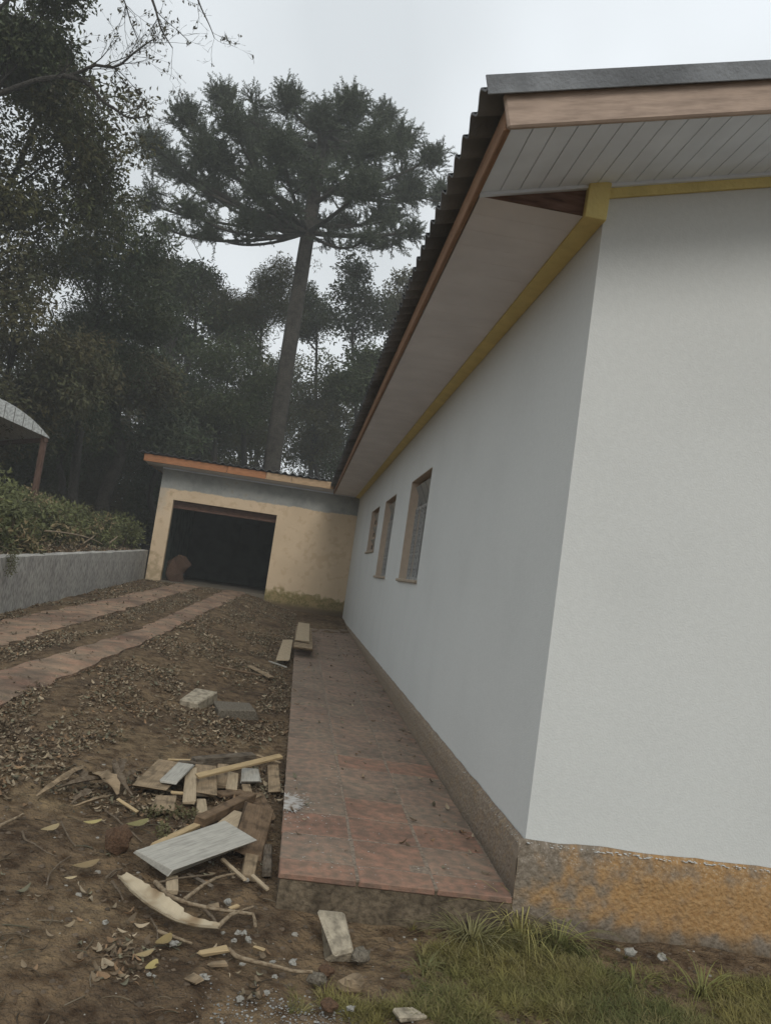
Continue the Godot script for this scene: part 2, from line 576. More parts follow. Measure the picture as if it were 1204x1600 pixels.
func walkway() -> void:
	var top := Node3D.new()
	put(top, "walkway")
	top.set_meta("kind", "structure")
	var x0 := 0.115
	var x1 := 1.222
	var st := begin()
	# the slab under the tiles, with an uneven mossy front
	var za := -3.835
	var zb := -20.49
	hexa(st, [V(x0 + 0.012, -2.0, za), V(x1 + 0.2, -2.0, za), V(x1 + 0.2, -2.0, zb), V(x0 + 0.012, -2.0, zb), V(x0 + 0.012, walk_y(za) - 0.012, za), V(x1 + 0.2, walk_y(za) - 0.012, za), V(x1 + 0.2, walk_y(zb) - 0.012, zb), V(x0 + 0.012, walk_y(zb) - 0.012, zb)])
	mi("slab", st.commit(), M.mossy, top)
	st = begin()
	hexa(st, [V(x0 + 0.02, walk_y(za) - 0.02, za - 0.01), V(x1 + 0.19, walk_y(za) - 0.02, za - 0.01), V(x1 + 0.19, walk_y(zb) - 0.02, zb), V(x0 + 0.02, walk_y(zb) - 0.02, zb), V(x0 + 0.02, walk_y(za) - 0.0025, za - 0.01), V(x1 + 0.19, walk_y(za) - 0.0025, za - 0.01), V(x1 + 0.19, walk_y(zb) - 0.0025, zb), V(x0 + 0.02, walk_y(zb) - 0.0025, zb)])
	mi("mortar_bed", st.commit(), M.mortar, top)
	var r := RandomNumberGenerator.new()
	r.seed = 31
	var lip := []
	var full := []
	for i in 4:
		lip.append(bevel_mesh(V(0.356, 0.03, 0.184), 0.005, 0.003, r))
		full.append(bevel_mesh(V(0.356, 0.03, 0.356), 0.005, 0.003, r))
	var slope := Basis(Vector3.RIGHT, atan(0.0154))
	var z := -3.822
	var row := 0
	while z > -20.3:
		var d := 0.192 if row == 0 else 0.368
		for c in 3:
			var cx := x0 + 0.182 + c * 0.369
			var cz := z - d / 2.0
			var y := walk_y(cz) - 0.015 + r.randf_range(-0.002, 0.002)
			var bs := slope * Basis(Vector3.RIGHT, r.randf_range(-0.006, 0.006)) * Basis(Vector3.BACK, r.randf_range(-0.006, 0.006)) * Basis(Vector3.UP, r.randf_range(-0.006, 0.006))
			var m: Material = M.tile_red if row == 0 or (row < 9 and r.randf() < 0.5 - row * 0.04) else (M.tile if r.randf() < 0.45 else M.tile_worn)
			mi("tile", (lip if row == 0 else full)[r.randi() % 4], m, top, Transform3D(bs, V(cx, y, cz)))
		z -= d
		row += 1

func ribbon(left: Array, right: Array, thick: float, amp: float, sd: float) -> ArrayMesh:   # a paved strip that follows the soil, with worn edges
	var st := begin()
	var c1 := Curve3D.new()
	var c2 := Curve3D.new()
	for p in left: c1.add_point(p)
	for p in right: c2.add_point(p)
	var n := 120
	var prev := []
	for i in n + 1:
		var t := float(i) / n
		var a := c1.sample_baked(c1.get_baked_length() * t)
		var b := c2.sample_baked(c2.get_baked_length() * t)
		a.x += wob.get_noise_2d(a.z * 90.0, sd) * amp
		b.x += wob.get_noise_2d(b.z * 90.0, sd + 77.0) * amp
		var row := []
		for k in 6:
			var p := a.lerp(b, k / 5.0)
			p.y = gnd(p.x, p.z) + thick + wob.get_noise_2d(p.x * 70.0, p.z * 40.0 + sd) * 0.008 - (0.012 if k == 0 or k == 5 else 0.0)
			row.append(p)
		if prev:
			for k in 5: quad(st, prev[k], prev[k + 1], row[k + 1], row[k], Vector3.UP)
			quad(st, prev[0], row[0], row[0] - V(0, 0.1, 0), prev[0] - V(0, 0.1, 0), V(-1, 0, 0))
			quad(st, prev[5], row[5], row[5] - V(0, 0.1, 0), prev[5] - V(0, 0.1, 0), V(1, 0, 0))
		prev = row
	return st.commit()

func driveway() -> void:
	var a := mi("driveway_strip", ribbon([V(-1.72, 0, -20.4), V(-1.97, 0, -11.3), V(-2.2, 0, -9), V(-2.45, 0, -7), V(-3.0, 0, -3.2)], [V(-1.2, 0, -20.4), V(-1.65, 0, -11.3), V(-1.97, 0, -6.2), V(-2.35, 0, -3.2)], 0.032, 0.05, 3.0), M.drive)
	a.set_meta("kind", "structure")
	var b := mi("driveway_strip", ribbon([V(-2.87, 0, -20.4), V(-3.25, 0, -13), V(-3.4, 0, -10.8), V(-3.5, 0, -6)], [V(-2.3, 0, -20.4), V(-2.72, 0, -11), V(-2.8, 0, -9.4), V(-3.0, 0, -6)], 0.028, 0.08, 40.0), M.drive)
	b.set_meta("kind", "structure")

# ---------------------------------------------------------------- house
func worn(w: int, h: int, sd: int, fn: Callable) -> Image:   # a picture of stains and worn paint: fn(u, v, n1, n2, n3) -> linear colour
	var im := Image.create(w, h, false, Image.FORMAT_RGB8)
	var n := FastNoiseLite.new()
	n.seed = sd
	n.frequency = 1.0
	n.fractal_octaves = 5
	for j in h:
		for i in w:
			var u := float(i) / w
			var v := float(j) / h
			var asp := float(w) / h
			var c: Color = fn.call(u, v, n.get_noise_2d(u * asp * 3.0, v * 3.0), n.get_noise_2d(u * asp * 12.0 + 50.0, v * 12.0), n.get_noise_2d(u * asp * 50.0, v * 50.0 + 90.0))
			im.set_pixel(i, j, c.linear_to_srgb())
	return im

const SLOPE := 0.27

func relief(w: int, h: int, sd: int, bump: float) -> ImageTexture:   # a rough-cast surface as a normal map
	var n := FastNoiseLite.new()
	n.seed = sd
	n.frequency = 0.11
	n.fractal_octaves = 4
	n.fractal_gain = 0.6
	var im := n.get_image(w, h)
	im.convert(Image.FORMAT_RGBA8)
	im.bump_map_to_normal_map(bump)
	return ImageTexture.create_from_image(im)

func house() -> void:
	var X0 := 1.25
	var Z0 := -3.868
	var root := thing("white_house", "white single-storey house with grey corrugated roof and wide eaves", "house", V(0, 0, 0))
	# side wall with three window openings (u runs away from the viewer)
	var wins := [[8.59, 0.045, 10.22, 1.277], [11.82, 0.05, 13.36, 1.28], [14.34, 0.49, 15.94, 1.288]]
	mi("side_wall", wall_holes(-Z0 + 0.16, -1.32, 20.5, 1.99, wins, V(X0, 0, 0), V(0, 0, -1), V(-1, 0, 0), 0.16), M.white_wall, root)
	# gable wall
	var st := begin()
	var ridge := V(4.62, 1.96 + SLOPE * 4.035, Z0)
	var gp := [V(X0, -1.32, Z0), V(8.0, -1.32, Z0), V(8.0, 2.11, Z0), ridge + V(0, 0.1, 0), V(X0, 2.13, Z0)]
	for i in range(1, 4):
		tri(st, gp[0], gp[i], gp[i + 1], Vector3.BACK)
		tri(st, gp[0] - V(0, 0, 0.16), gp[i] - V(0, 0, 0.16), gp[i + 1] - V(0, 0, 0.16), Vector3.FORWARD)
	for i in 5:
		var q0: Vector3 = gp[i]
		var q1: Vector3 = gp[(i + 1) % 5]
		quad(st, q0, q1, q1 - V(0, 0, 0.16), q0 - V(0, 0, 0.16), (q0 + q1) / 2.0 - V(4.6, 0.5, Z0))
	mi("gable_wall", st.commit(), M.white_wall, root)
	# hidden far side, floor and ceiling close the rooms
	mi("far_wall", box_mesh(V(7.84, -1.32, -20.5), V(8.0, 2.0, Z0 - 0.162)), M.white_wall, root)
	mi("back_wall", box_mesh(V(X0 + 0.165, -1.32, -20.66), V(8.0, 2.0, -20.502)), M.white_wall, root)
	mi("floor", box_mesh(V(X0 + 0.165, -1.3, -20.49), V(7.83, -1.1, Z0 - 0.17)), M.inside, root)
	mi("ceiling", box_mesh(V(X0 + 0.165, 1.96, -20.49), V(7.83, 2.0, Z0 - 0.17)), M.inside, root)
	mi("partition", box_mesh(V(4.0, -1.09, -20.48), V(4.1, 1.955, Z0 - 0.18)), M.inside, root)
	# plinth: worn ochre paint over grey-brown cement on the gable, plain worn cement along the walkway
	var gimg := worn(1024, 128, 21, func(u: float, v: float, a: float, b: float, c: float) -> Color:
		var x := u * 3.4
		var cover := a * 0.9 + b * 0.1 + c * 0.03 + clampf((x - 0.3) * 1.4, -0.5, 0.62) - 0.9 * smoothstep(0.62, 0.9, v) - 0.35 * smoothstep(0.32, 0.12, v)
		var k := 0.92 * smoothstep(-0.6, 0.55, cover)
		var base := Color(0.17, 0.14, 0.105).lerp(Color(0.25, 0.21, 0.165), clampf(0.5 + b + c * 0.5, 0.0, 1.0))
		var paint := Color(0.36, 0.2, 0.075).lerp(Color(0.44, 0.27, 0.115), clampf(0.5 + b * 0.9, 0.0, 1.0))
		var o := base.lerp(paint, k * clampf(0.92 + c * 0.3, 0.4, 1.0))
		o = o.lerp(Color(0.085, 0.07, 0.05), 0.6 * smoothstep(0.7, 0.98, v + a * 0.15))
		var chip := smoothstep(0.3, 0.36, c + b * 0.5 + a * 0.2 - 0.1)
		return o.lerp(Color(0.45, 0.42, 0.38), chip * 0.55 * (1.0 - smoothstep(0.1, 0.3, v)))
	)
	var gm := uvmat(gimg, 0.9, null, Vector3.ONE, 1.0)
	gm.normal_enabled = true
	gm.normal_texture = relief(1024, 128, 51, 2.2)
	gm.normal_scale = 1.0
	st = begin()
	# front face subdivided so that the plaster is uneven
	var px := 3.4
	var prev := []
	for i in 86:
		var x := X0 - 0.035 + px * i / 85.0
		var col := []
		for k in 7:
			var v := k / 6.0
			var y := lerpf(-1.66, -1.145, v)
			var dz := 0.035 + wob.get_noise_2d(x * 130.0, y * 130.0) * 0.01 - (0.012 if k == 6 else 0.0)
			col.append(V(x, y + (wob.get_noise_2d(x * 160.0, 9.0) * 0.012 if k == 6 else 0.0), Z0 + dz))
		col.append(V(x, -1.118 + wob.get_noise_2d(x * 190.0, 40.0) * 0.008, Z0 + 0.003))
		if prev:
			for k in 7:
				var p := [prev[k], col[k], col[k + 1], prev[k + 1]]
				var uv := []
				for q in p: uv.append(Vector2((q.x - X0 + 0.035) / px, clampf((-1.13 - q.y) / 0.42, 0.0, 0.999)))
				var nn: Vector3 = (p[1] - p[0]).cross(p[3] - p[0]).normalized()
				tri(st, p[0], p[1], p[2], nn, uv[0], uv[1], uv[2])
				tri(st, p[0], p[2], p[3], nn, uv[0], uv[2], uv[3])
		prev = col
	mi("gable_plinth", st.commit(), gm, root)
	var simg := worn(1024, 64, 22, func(u: float, v: float, a: float, b: float, c: float) -> Color:
		var base := Color(0.19, 0.15, 0.115).lerp(Color(0.29, 0.235, 0.175), clampf(0.5 + b * 1.2 + c * 0.7, 0.0, 1.0))
		var o := base.lerp(Color(0.27, 0.18, 0.09), 0.4 * smoothstep(0.12, 0.4, a + b * 0.7))
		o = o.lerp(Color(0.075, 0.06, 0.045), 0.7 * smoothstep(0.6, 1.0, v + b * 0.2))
		var chip := smoothstep(0.34, 0.4, c + b * 0.45)
		return o.lerp(Color(0.4, 0.38, 0.34), chip * 0.45)
	)
	var sm := uvmat(simg, 0.9, null, Vector3.ONE, 1.0)
	sm.normal_enabled = true
	sm.normal_texture = relief(1024, 64, 52, 2.5)
	sm.normal_scale = 1.0
	st = begin()
	prev = []
	for i in 241:
		var z := Z0 + 0.035 - 16.66 * i / 240.0
		var col := []
		for k in 6:
			var v := k / 5.0
			var y := lerpf(walk_y(z) - 0.05, -1.148, v)
			if y > -1.148: y = -1.148
			var dx := 0.034 + wob.get_noise_2d(z * 130.0, y * 150.0) * 0.008 - (0.01 if k == 5 else 0.0)
			col.append(V(X0 - dx, y + (wob.get_noise_2d(z * 140.0, 3.0) * 0.009 if k == 5 else 0.0), z))
		col.append(V(X0 - 0.003, -1.122 + wob.get_noise_2d(z * 160.0, 12.0) * 0.006, z))
		if prev:
			for k in 6:
				var p := [prev[k], col[k], col[k + 1], prev[k + 1]]
				var uv := []
				for q in p: uv.append(Vector2(fposmod((Z0 - q.z) / 4.2, 100.0), clampf((-1.13 - q.y) / 0.26, 0.0, 0.999)))
				var nn: Vector3 = (p[3] - p[0]).cross(p[1] - p[0]).normalized()
				if nn.x > 0.0: nn = -nn
				tri(st, p[0], p[1], p[2], nn, uv[0], uv[1], uv[2])
				tri(st, p[0], p[2], p[3], nn, uv[0], uv[2], uv[3])
		prev = col
	mi("side_plinth", st.commit(), sm, root)
	# windows
	for k in 3: window(root, wins[k], k)
	# soffits
	var a := atan(SLOPE)
	var tilt := Basis(Vector3.BACK, a)
	var pm := bevel_mesh(V(0.0965, 0.01, 0.6), 0.002)
	for i in 41:
		var s := 0.05 + 0.1 * i
		mi("gable_soffit_panel", pm, M.soffit, root, Transform3D(tilt, V(0.6, 1.962, -3.5525) + tilt.x * s))
	st = begin()
	box(st, V(0, -0.016, -0.012), V(4.15, 0.0, 0.012))
	mi("soffit_trim", st.commit(), M.soffit, root, Transform3D(tilt, V(0.6, 1.957, -3.842)))
	var em := bevel_mesh(V(0.55, 0.01, 0.1985), 0.0012)
	var z := Z0 - 0.1
	while z > -20.4:
		mi("eave_soffit_panel", em, M.soffit_eave, root, Transform3D(Basis(), V(0.6 + 0.285, 1.965, z)))
		z -= 0.2
	# brown board closing the step between the two soffits
	st = begin()
	var tb := [V(0.602, 1.956, 0), V(1.14, 1.956, 0), V(1.14, 1.953 + SLOPE * 0.545, 0)]
	for d in [0.0, -0.014]: tri(st, tb[0] + V(0, 0, d), tb[1] + V(0, 0, d), tb[2] + V(0, 0, d), V(0, 0, 1 if d == 0.0 else -1))
	for i in 3: quad(st, tb[i], tb[(i + 1) % 3], tb[(i + 1) % 3] + V(0, 0, -0.014), tb[i] + V(0, 0, -0.014), (tb[i] + tb[(i + 1) % 3]) / 2.0 - V(0.96, 2.0, 0))
	mi("closing_board", st.commit(), M.brown_board, root, Transform3D(Basis(), V(0, 0, Z0 + 0.012)))
	# yellow moulding along the top of both walls, with a short upright at the corner
	st = begin()
	var zc := Z0 + 0.014
	hexa(st, [V(1.145, 1.948, zc), V(1.247, 1.934, zc), V(1.247, 1.934, -20.49), V(1.145, 1.948, -20.49), V(1.145, 1.959, zc), V(1.247, 1.959, zc), V(1.247, 1.959, -20.49), V(1.145, 1.959, -20.49)])
	mi("eave_moulding", st.commit(), M.yellow, root)
	mi("corner_block", bevel_mesh(V(0.112, 0.2, 0.05), 0.004), M.yellow, root, Transform3D(Basis(Vector3.BACK, -0.03), V(1.195, 2.03, Z0 + 0.03)))
	st = begin()
	box(st, V(0.0, -0.066, 0.0), V(4.0, -0.004, 0.016))
	mi("gable_moulding", st.commit(), M.yellow, root, Transform3D(tilt, V(1.15, 1.957 + SLOPE * 0.55, Z0 + 0.003)))
	# boards at the roof's edges
	var rk := bevel_mesh(V(2.9, 0.15, 0.03), 0.008)
	mi("rake_board", rk, M.rake, root, Transform3D(tilt, V(0.585, 1.951, -3.232) + tilt.x * 1.45 + tilt.y * 0.07))
	mi("rake_board", bevel_mesh(V(1.4, 0.15, 0.03), 0.008), M.rake, root, Transform3D(tilt, V(0.585, 1.951, -3.232) + tilt.x * 3.605 + tilt.y * 0.07))
	var fz := -3.25
	for l in [5.85, 5.85, 5.6]:
		mi("fascia_board", bevel_mesh(V(l - 0.006, 0.13, 0.028), 0.006), M.fascia, root, Transform3D(Basis(Vector3.UP, PI / 2), V(0.588, 2.013, fz - l / 2.0)))
		fz -= l
	mi("roof_verge", bevel_mesh(V(4.3, 0.085, 0.008), 0.002), M.sheet, root, Transform3D(tilt, V(0.462, 2.112, -3.193) + tilt.x * 2.15 + tilt.y * -0.018))
	# roof sheets, two rows to the slope, both slopes
	var sh := corrugated(2.3, 6.0, 0.026, 0.01)
	for side in [0, 1]:
		for row in 2:
			for i in 16:
				var zz := -3.2 - 1.14 * (i + 1)
				var up := tilt if side == 0 else Basis(Vector3.UP, PI) * tilt
				var x := 0.462 if side == 0 else 8.78
				var p := V(x, 2.112 + 0.01 * row, zz if side == 0 else zz + 1.14) + up.x * (2.1 * row)
				mi("roof_sheet", sh, M.sheet, root, Transform3D(up, p))

func window(root: Node, w: Array, kind: int) -> void:
	var X0 := 1.25
	var d := 0.11
	var z0: float = -w[0]
	var z1: float = -w[2]
	var y0: float = w[1]
	var y1: float = w[3]
	# reveal lining
	var st := begin()
	for q in [[V(X0 + 0.004, y0, z0), V(X0 + 0.156, y1, z0 - 0.004)], [V(X0 + 0.004, y0, z1 + 0.004), V(X0 + 0.156, y1, z1)], [V(X0 + 0.004, y1 - 0.004, z0 - 0.0025), V(X0 + 0.156, y1, z1 + 0.0045)]]:
		box(st, V(minf(q[0].x, q[1].x), minf(q[0].y, q[1].y), minf(q[0].z, q[1].z)), V(maxf(q[0].x, q[1].x), maxf(q[0].y, q[1].y), maxf(q[0].z, q[1].z)))
	mi("window_reveal", st.commit(), M.reveal, root)
	mi("window_sill", bevel_mesh(V(0.19, 0.035, z0 - z1 + 0.06), 0.006), M.sill, root, Transform3D(Basis(), V(X0 + 0.065, y0 - 0.0175, (z0 + z1) / 2.0)))
	# frame with its bars
	var fx := X0 + d
	st = begin()
	var f := 0.035
	box(st, V(fx, y0 + 0.002, z0 - 0.005 - f), V(fx + 0.04, y1 - 0.005, z0 - 0.005))
	box(st, V(fx, y0 + 0.002, z1 + 0.005), V(fx + 0.04, y1 - 0.005, z1 + 0.005 + f))
	box(st, V(fx + 0.001, y0 + 0.003, z1 + f + 0.005), V(fx + 0.039, y0 + f, z0 - f - 0.005))
	box(st, V(fx + 0.001, y1 - f - 0.005, z1 + f + 0.005), V(fx + 0.039, y1 - 0.006, z0 - f - 0.005))
	var frame := mi("window", st.commit(), M.metal if kind < 2 else M.reveal, root)
	var n := 4 if kind < 2 else 3
	var yt := lerpf(y0, y1, 0.73)
	var za := z0 - f - 0.006
	var zb := z1 + f + 0.006
	if kind < 2:
		mi("transom", box_mesh(V(fx + 0.002, yt - 0.02, zb), V(fx + 0.038, yt + 0.02, za)), M.metal, frame)
		for i in n:
			var a := lerpf(za, zb, float(i) / n)
			var b := lerpf(za, zb, (i + 1.0) / n)
			if i > 0: mi("mullion", box_mesh(V(fx - 0.004, y0 + f, a - 0.02), V(fx + 0.03, yt - 0.021, a + 0.02)), M.dark_metal if i == 2 else M.metal, frame)
			mi("pane", box_mesh(V(fx + 0.014, y0 + f + 0.001, b + 0.021), V(fx + 0.018, yt - 0.022, a - 0.021)), M.glass, frame)
			# tilted vent panes above
			mi("vent_pane", bevel_mesh(V(0.012, y1 - yt - 0.09, (a - b) - 0.03), 0.003), M.frosted, frame, Transform3D(Basis(Vector3.BACK, 0.45), V(fx + 0.005, (yt + y1) / 2.0 - 0.005, (a + b) / 2.0)))
		for i in 7:
			var a := lerpf(za, zb, (i + 0.5) / 7.0)
			mi("security_bar", box_mesh(V(fx - 0.03, y0 + 0.004, a - 0.006), V(fx - 0.018, yt - 0.01, a + 0.006)), M.metal, frame)
		st = begin()
		var prev := Vector3.ZERO
		for i in 81:
			var zc := lerpf(za, zb, i / 80.0)
			var p := V(fx + 0.1 + 0.02 * sin(i * 1.35) + 0.008 * sin(i * 0.37), 0, zc)
			if i > 0: quad(st, prev + V(0, y0, 0), p + V(0, y0, 0), p + V(0, yt, 0), prev + V(0, yt, 0), V(-1, 0, 0))
			prev = p
		mi("curtain", st.commit(), M.curtain, frame)
	else:
		for i in n:
			var a := lerpf(y0 + f, y1 - f, float(i) / n)
			var b := lerpf(y0 + f, y1 - f, (i + 1.0) / n)
			mi("vent_pane", bevel_mesh(V(0.012, b - a - 0.03, za - zb - 0.02), 0.003), M.frosted, frame, Transform3D(Basis(Vector3.BACK, 0.5), V(fx + 0.0, (a + b) / 2.0, (za + zb) / 2.0)))
			mi("handle", box_mesh(V(fx - 0.05, a + 0.02, zb + 0.25), V(fx - 0.03, a + 0.1, zb + 0.27)), M.dark_metal, frame)

# ---------------------------------------------------------------- garage
func garage() -> void:
	var root := thing("garage", "beige garage with grey cement band, orange fascia and dark open doorway", "garage", V(0, 0, 0))
	var zf := -20.5
	var img := worn(1024, 640, 33, func(u: float, v: float, a: float, b: float, c: float) -> Color:
		var x := -3.67 + u * 5.02
		var y := 2.02 - v * 3.32
		var beige := Color(0.6, 0.47, 0.32).lerp(Color(0.67, 0.53, 0.37), clampf(0.5 + a + c * 0.3, 0.0, 1.0))
		beige = beige.lerp(Color(0.45, 0.31, 0.17), 0.35 * smoothstep(0.0, 0.5, b + a * 0.5))
		var band := smoothstep(1.47, 1.5, y + a * 0.03 + b * 0.02 + c * 0.015)
		var cem := Color(0.27, 0.28, 0.265).lerp(Color(0.36, 0.365, 0.345), clampf(0.5 + a + b * 0.7 + c * 0.3, 0.0, 1.0))
		var o := beige.lerp(cem, band)
		# the patch left of the doorway's head
		o = o.lerp(cem, 0.45 * smoothstep(-3.4, -3.62, x + b * 0.15) * smoothstep(0.7, 1.4, y + a * 0.3))
		var lev := -0.66 + a * 0.1 + b * 0.16
		if x > -0.8:
			var k := smoothstep(lev + 0.03, lev - 0.06, y)
			var moss := Color(0.13, 0.115, 0.035).lerp(Color(0.3, 0.23, 0.11), clampf(0.5 + b * 1.3 + c, 0.0, 1.0))
			moss = moss.lerp(Color(0.09, 0.065, 0.04), smoothstep(-0.85, -1.02, y))
			o = o.lerp(moss, k * 0.9)
			o = o.lerp(Color(0.2, 0.17, 0.06), 0.6 * smoothstep(0.1, 0.0, absf(y - lev + 0.02)))
		else:
			o = o.lerp(Color(0.26, 0.21, 0.12), 0.55 * smoothstep(0.15, 0.6, b * 0.5 + a * 0.4 + smoothstep(0.3, -0.7, y) * 0.5))
		return o
	)
	var wm := uvmat(img, 0.92, null, Vector3.ONE, 1.0)
	mi("front_wall", wall_holes(-3.67, -1.3, 1.35, 2.02, [[-3.31, -0.8, -0.742, 1.216]], V(0, 0, zf), V(1, 0, 0), V(0, 0, 1), 0.18), wm, root)
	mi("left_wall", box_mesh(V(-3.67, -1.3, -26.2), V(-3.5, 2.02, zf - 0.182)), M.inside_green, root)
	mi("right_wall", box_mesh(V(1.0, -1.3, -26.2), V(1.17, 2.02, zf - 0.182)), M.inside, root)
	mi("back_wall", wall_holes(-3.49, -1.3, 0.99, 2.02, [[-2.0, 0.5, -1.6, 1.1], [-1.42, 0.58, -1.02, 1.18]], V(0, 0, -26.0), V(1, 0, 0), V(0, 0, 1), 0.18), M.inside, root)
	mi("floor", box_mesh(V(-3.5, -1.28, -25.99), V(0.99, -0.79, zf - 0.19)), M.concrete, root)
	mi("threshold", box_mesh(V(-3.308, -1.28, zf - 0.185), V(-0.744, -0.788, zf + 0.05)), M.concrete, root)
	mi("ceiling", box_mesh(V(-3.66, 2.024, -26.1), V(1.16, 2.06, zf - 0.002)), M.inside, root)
	mi("lintel_beam", box_mesh(V(-3.49, 1.03, zf - 0.42), V(0.98, 1.3, zf - 0.2)), M.brown_board, root)
	for w in [[-2.0, 0.5, -1.6, 1.1], [-1.42, 0.58, -1.02, 1.18]]:
		var fr := mi("window", box_mesh(V(w[0], w[1], -26.1), V(w[0] + 0.025, w[3], -26.06)), M.dark_metal, root)
		mi("frame", box_mesh(V(w[2] - 0.025, w[1], -26.1), V(w[2], w[3], -26.06)), M.dark_metal, fr)
		for i in 5:
			var y := lerpf(w[1], w[3] - 0.02, i / 4.0)
			mi("muntin", box_mesh(V(w[0] + 0.026, y, -26.09), V(w[2] - 0.026, y + 0.02, -26.07)), M.dark_metal, fr)
		for i in 2:
			var x := lerpf(w[0], w[2], (i + 1) / 3.0)
			mi("muntin", box_mesh(V(x - 0.009, w[1] + 0.001, -26.095), V(x + 0.009, w[3] - 0.001, -26.075)), M.dark_metal, fr)
		mi("shutter", box_mesh(V(w[0] - 0.05, w[1] - 0.05, -26.26), V(w[2] + 0.05, w[3] + 0.05, -26.19)), M.inside, fr)
		for i in 4:
			for j in 3:
				mi("pane", box_mesh(V(lerpf(w[0], w[2], j / 3.0) + 0.012, lerpf(w[1], w[3], i / 4.0) + 0.012, -26.086), V(lerpf(w[0], w[2], (j + 1) / 3.0) - 0.012, lerpf(w[1], w[3], (i + 1) / 4.0) - 0.004, -26.082)), M.dusty, fr)
	# eaves: fascia of three boards, side board, soffit, light moulding along the wall
	var x := -4.08
	for f in [[2.0, M.fascia_orange], [0.95, M.fascia_orange], [0.62, M.fascia_tan], [1.06, M.fascia_tan]]:
		var l: float = f[0]
		mi("fascia_board", bevel_mesh(V(l - 0.008, 0.175, 0.028), 0.006), f[1], root, Transform3D(Basis(), V(x + l / 2.0, 2.105, -19.99)))
		x += l
	mi("side_fascia_board", bevel_mesh(V(6.2, 0.175, 0.028), 0.006), M.fascia_orange, root, Transform3D(Basis(Vector3.UP, PI / 2), V(-4.07, 2.105, -23.1)))
	var st := begin()
	hexa(st, [V(-4.05, 2.03, -20.0), V(0.56, 2.03, -20.0), V(0.56, 1.985, -20.495), V(-4.05, 1.985, -20.495), V(-4.05, 2.042, -20.0), V(0.56, 2.042, -20.0), V(0.56, 1.997, -20.495), V(-4.05, 1.997, -20.495)])
	mi("soffit", st.commit(), M.soffit_eave, root)
	mi("side_soffit", box_mesh(V(-4.05, 2.026, -26.1), V(-3.672, 2.038, -20.5)), M.soffit_eave, root)
	mi("wall_moulding", box_mesh(V(-3.68, 1.948, -20.497), V(1.12, 1.982, -20.46)), M.soffit, root)
	var sh := corrugated(2.2, 6.0, 0.024, 0.007)
	var bs := Basis(Vector3.UP, PI / 2) * Basis(Vector3.BACK, 0.07)
	for row in 3:
		for i in 4:
			mi("roof_sheet", sh, M.sheet, root, Transform3D(bs, V(-4.2 + 1.14 * i, 2.235 + row * 0.008, -19.9) + bs.x * (2.05 * row)))

func retaining_wall() -> void:
	var st := begin()
	var n := 90
	var prev := []
	for i in n + 1:
		var z := lerpf(-20.48, 1.0, float(i) / n)
		var t := wall_top(z) + wob.get_noise_2d(z * 50.0, 4.0) * 0.012
		var col := []
		for k in 5:
			var y := lerpf(-1.8, t - 0.012, k / 4.0)
			col.append(V(-3.7 + wob.get_noise_2d(z * 90.0, y * 90.0) * 0.012, y, z))
		col.append(V(-3.715, t, z))
		col.append(V(-3.84, t, z))
		col.append(V(-3.85, t - 0.6, z))
		if prev:
			for k in 7: quad(st, prev[k], col[k], col[k + 1], prev[k + 1], V(1, 0, 0) if k < 5 else (Vector3.UP if k == 5 else V(-1, 0, 0)))
		prev = col
	st.index()
	var o := mi("retaining_wall", st.commit(), M.streaked)
	tag(o, "low grey cement retaining wall along the driveway, leafy cuttings behind it", "wall")

func shed() -> void:
	var c := V(-6.9, 0, -17.0)
	var root := thing("shed", "open shed with pale arched metal roof edge on a brown post, far left", "shed", V(-5.4, 0, -17.0))
	root.rotation.y = deg_to_rad(38.0)
	c = V(-1.5, 0, 0)
	var st := begin()
	# barrel roof: arc over 3 m
	var R := 2.25
	var half := 1.52
	var yc := 2.45 - R
	var top := []
	var n := 16
	for i in n + 1:
		var x := lerpf(-half, half, float(i) / n)
		top.append(V(c.x + x, yc + sqrt(R * R - x * x), c.z))
	for i in n:
		for d in [0.0, 0.02]:
			var o := V(0, d, 0)
			quad(st, top[i] + o, top[i + 1] + o, top[i + 1] + o - V(0, 0, 4.2), top[i] + o - V(0, 0, 4.2), V(0, 1 if d > 0.0 else -1, 0))
		quad(st, top[i], top[i + 1], top[i + 1] + V(0, 0.02, 0), top[i] + V(0, 0.02, 0), Vector3.BACK)
	mi("roof", st.commit(), M.shed_metal, root)
	# front valance in upright strips
	for i in n:
		st = begin()
		var a: Vector3 = top[i]
		var b: Vector3 = top[i + 1]
		var low := func(p: Vector3) -> float: return maxf(1.86, minf(p.y - 0.02, 1.86 + 0.26 * (1.0 - absf(p.x - c.x) / half) * 1.25))
		var e := 0.006
		var a0 := V(a.x + e, low.call(a), c.z + 0.02)
		var b0 := V(b.x - e, low.call(b), c.z + 0.02)
		hexa(st, [a0, b0, b0 + V(0, 0, 0.012), a0 + V(0, 0, 0.012), V(a0.x, a.y - 0.002, a0.z), V(b0.x, b.y - 0.002, b0.z), V(b0.x, b.y - 0.002, b0.z + 0.012), V(a0.x, a.y - 0.002, a0.z + 0.012)])
		mi("valance_strip", st.commit(), M.shed_metal, root)
	for s in [-1.0, 1.0]:
		for z in [0.0, -4.0]:
			st = begin()
			var f := V(c.x + s * 1.46, 0, c.z - 0.1 + z)
			tube(st, [f + V(0, -0.9, 0), f + V(0, 0.6, 0), f + V(0, 1.9, 0)], [0.075, 0.07, 0.07], 8, 0.1)
			mi("post", st.commit(), M.post, root)
		mi("beam", box_mesh(V(c.x + s * 1.46 - 0.04, 1.78, c.z - 4.2), V(c.x + s * 1.46 + 0.04, 1.86, c.z)), M.post, root)
	mi("back_wall", box_mesh(V(c.x - 1.5, -0.8, c.z - 4.26), V(c.x + 1.5, 1.85, c.z - 4.2)), M.post, root)

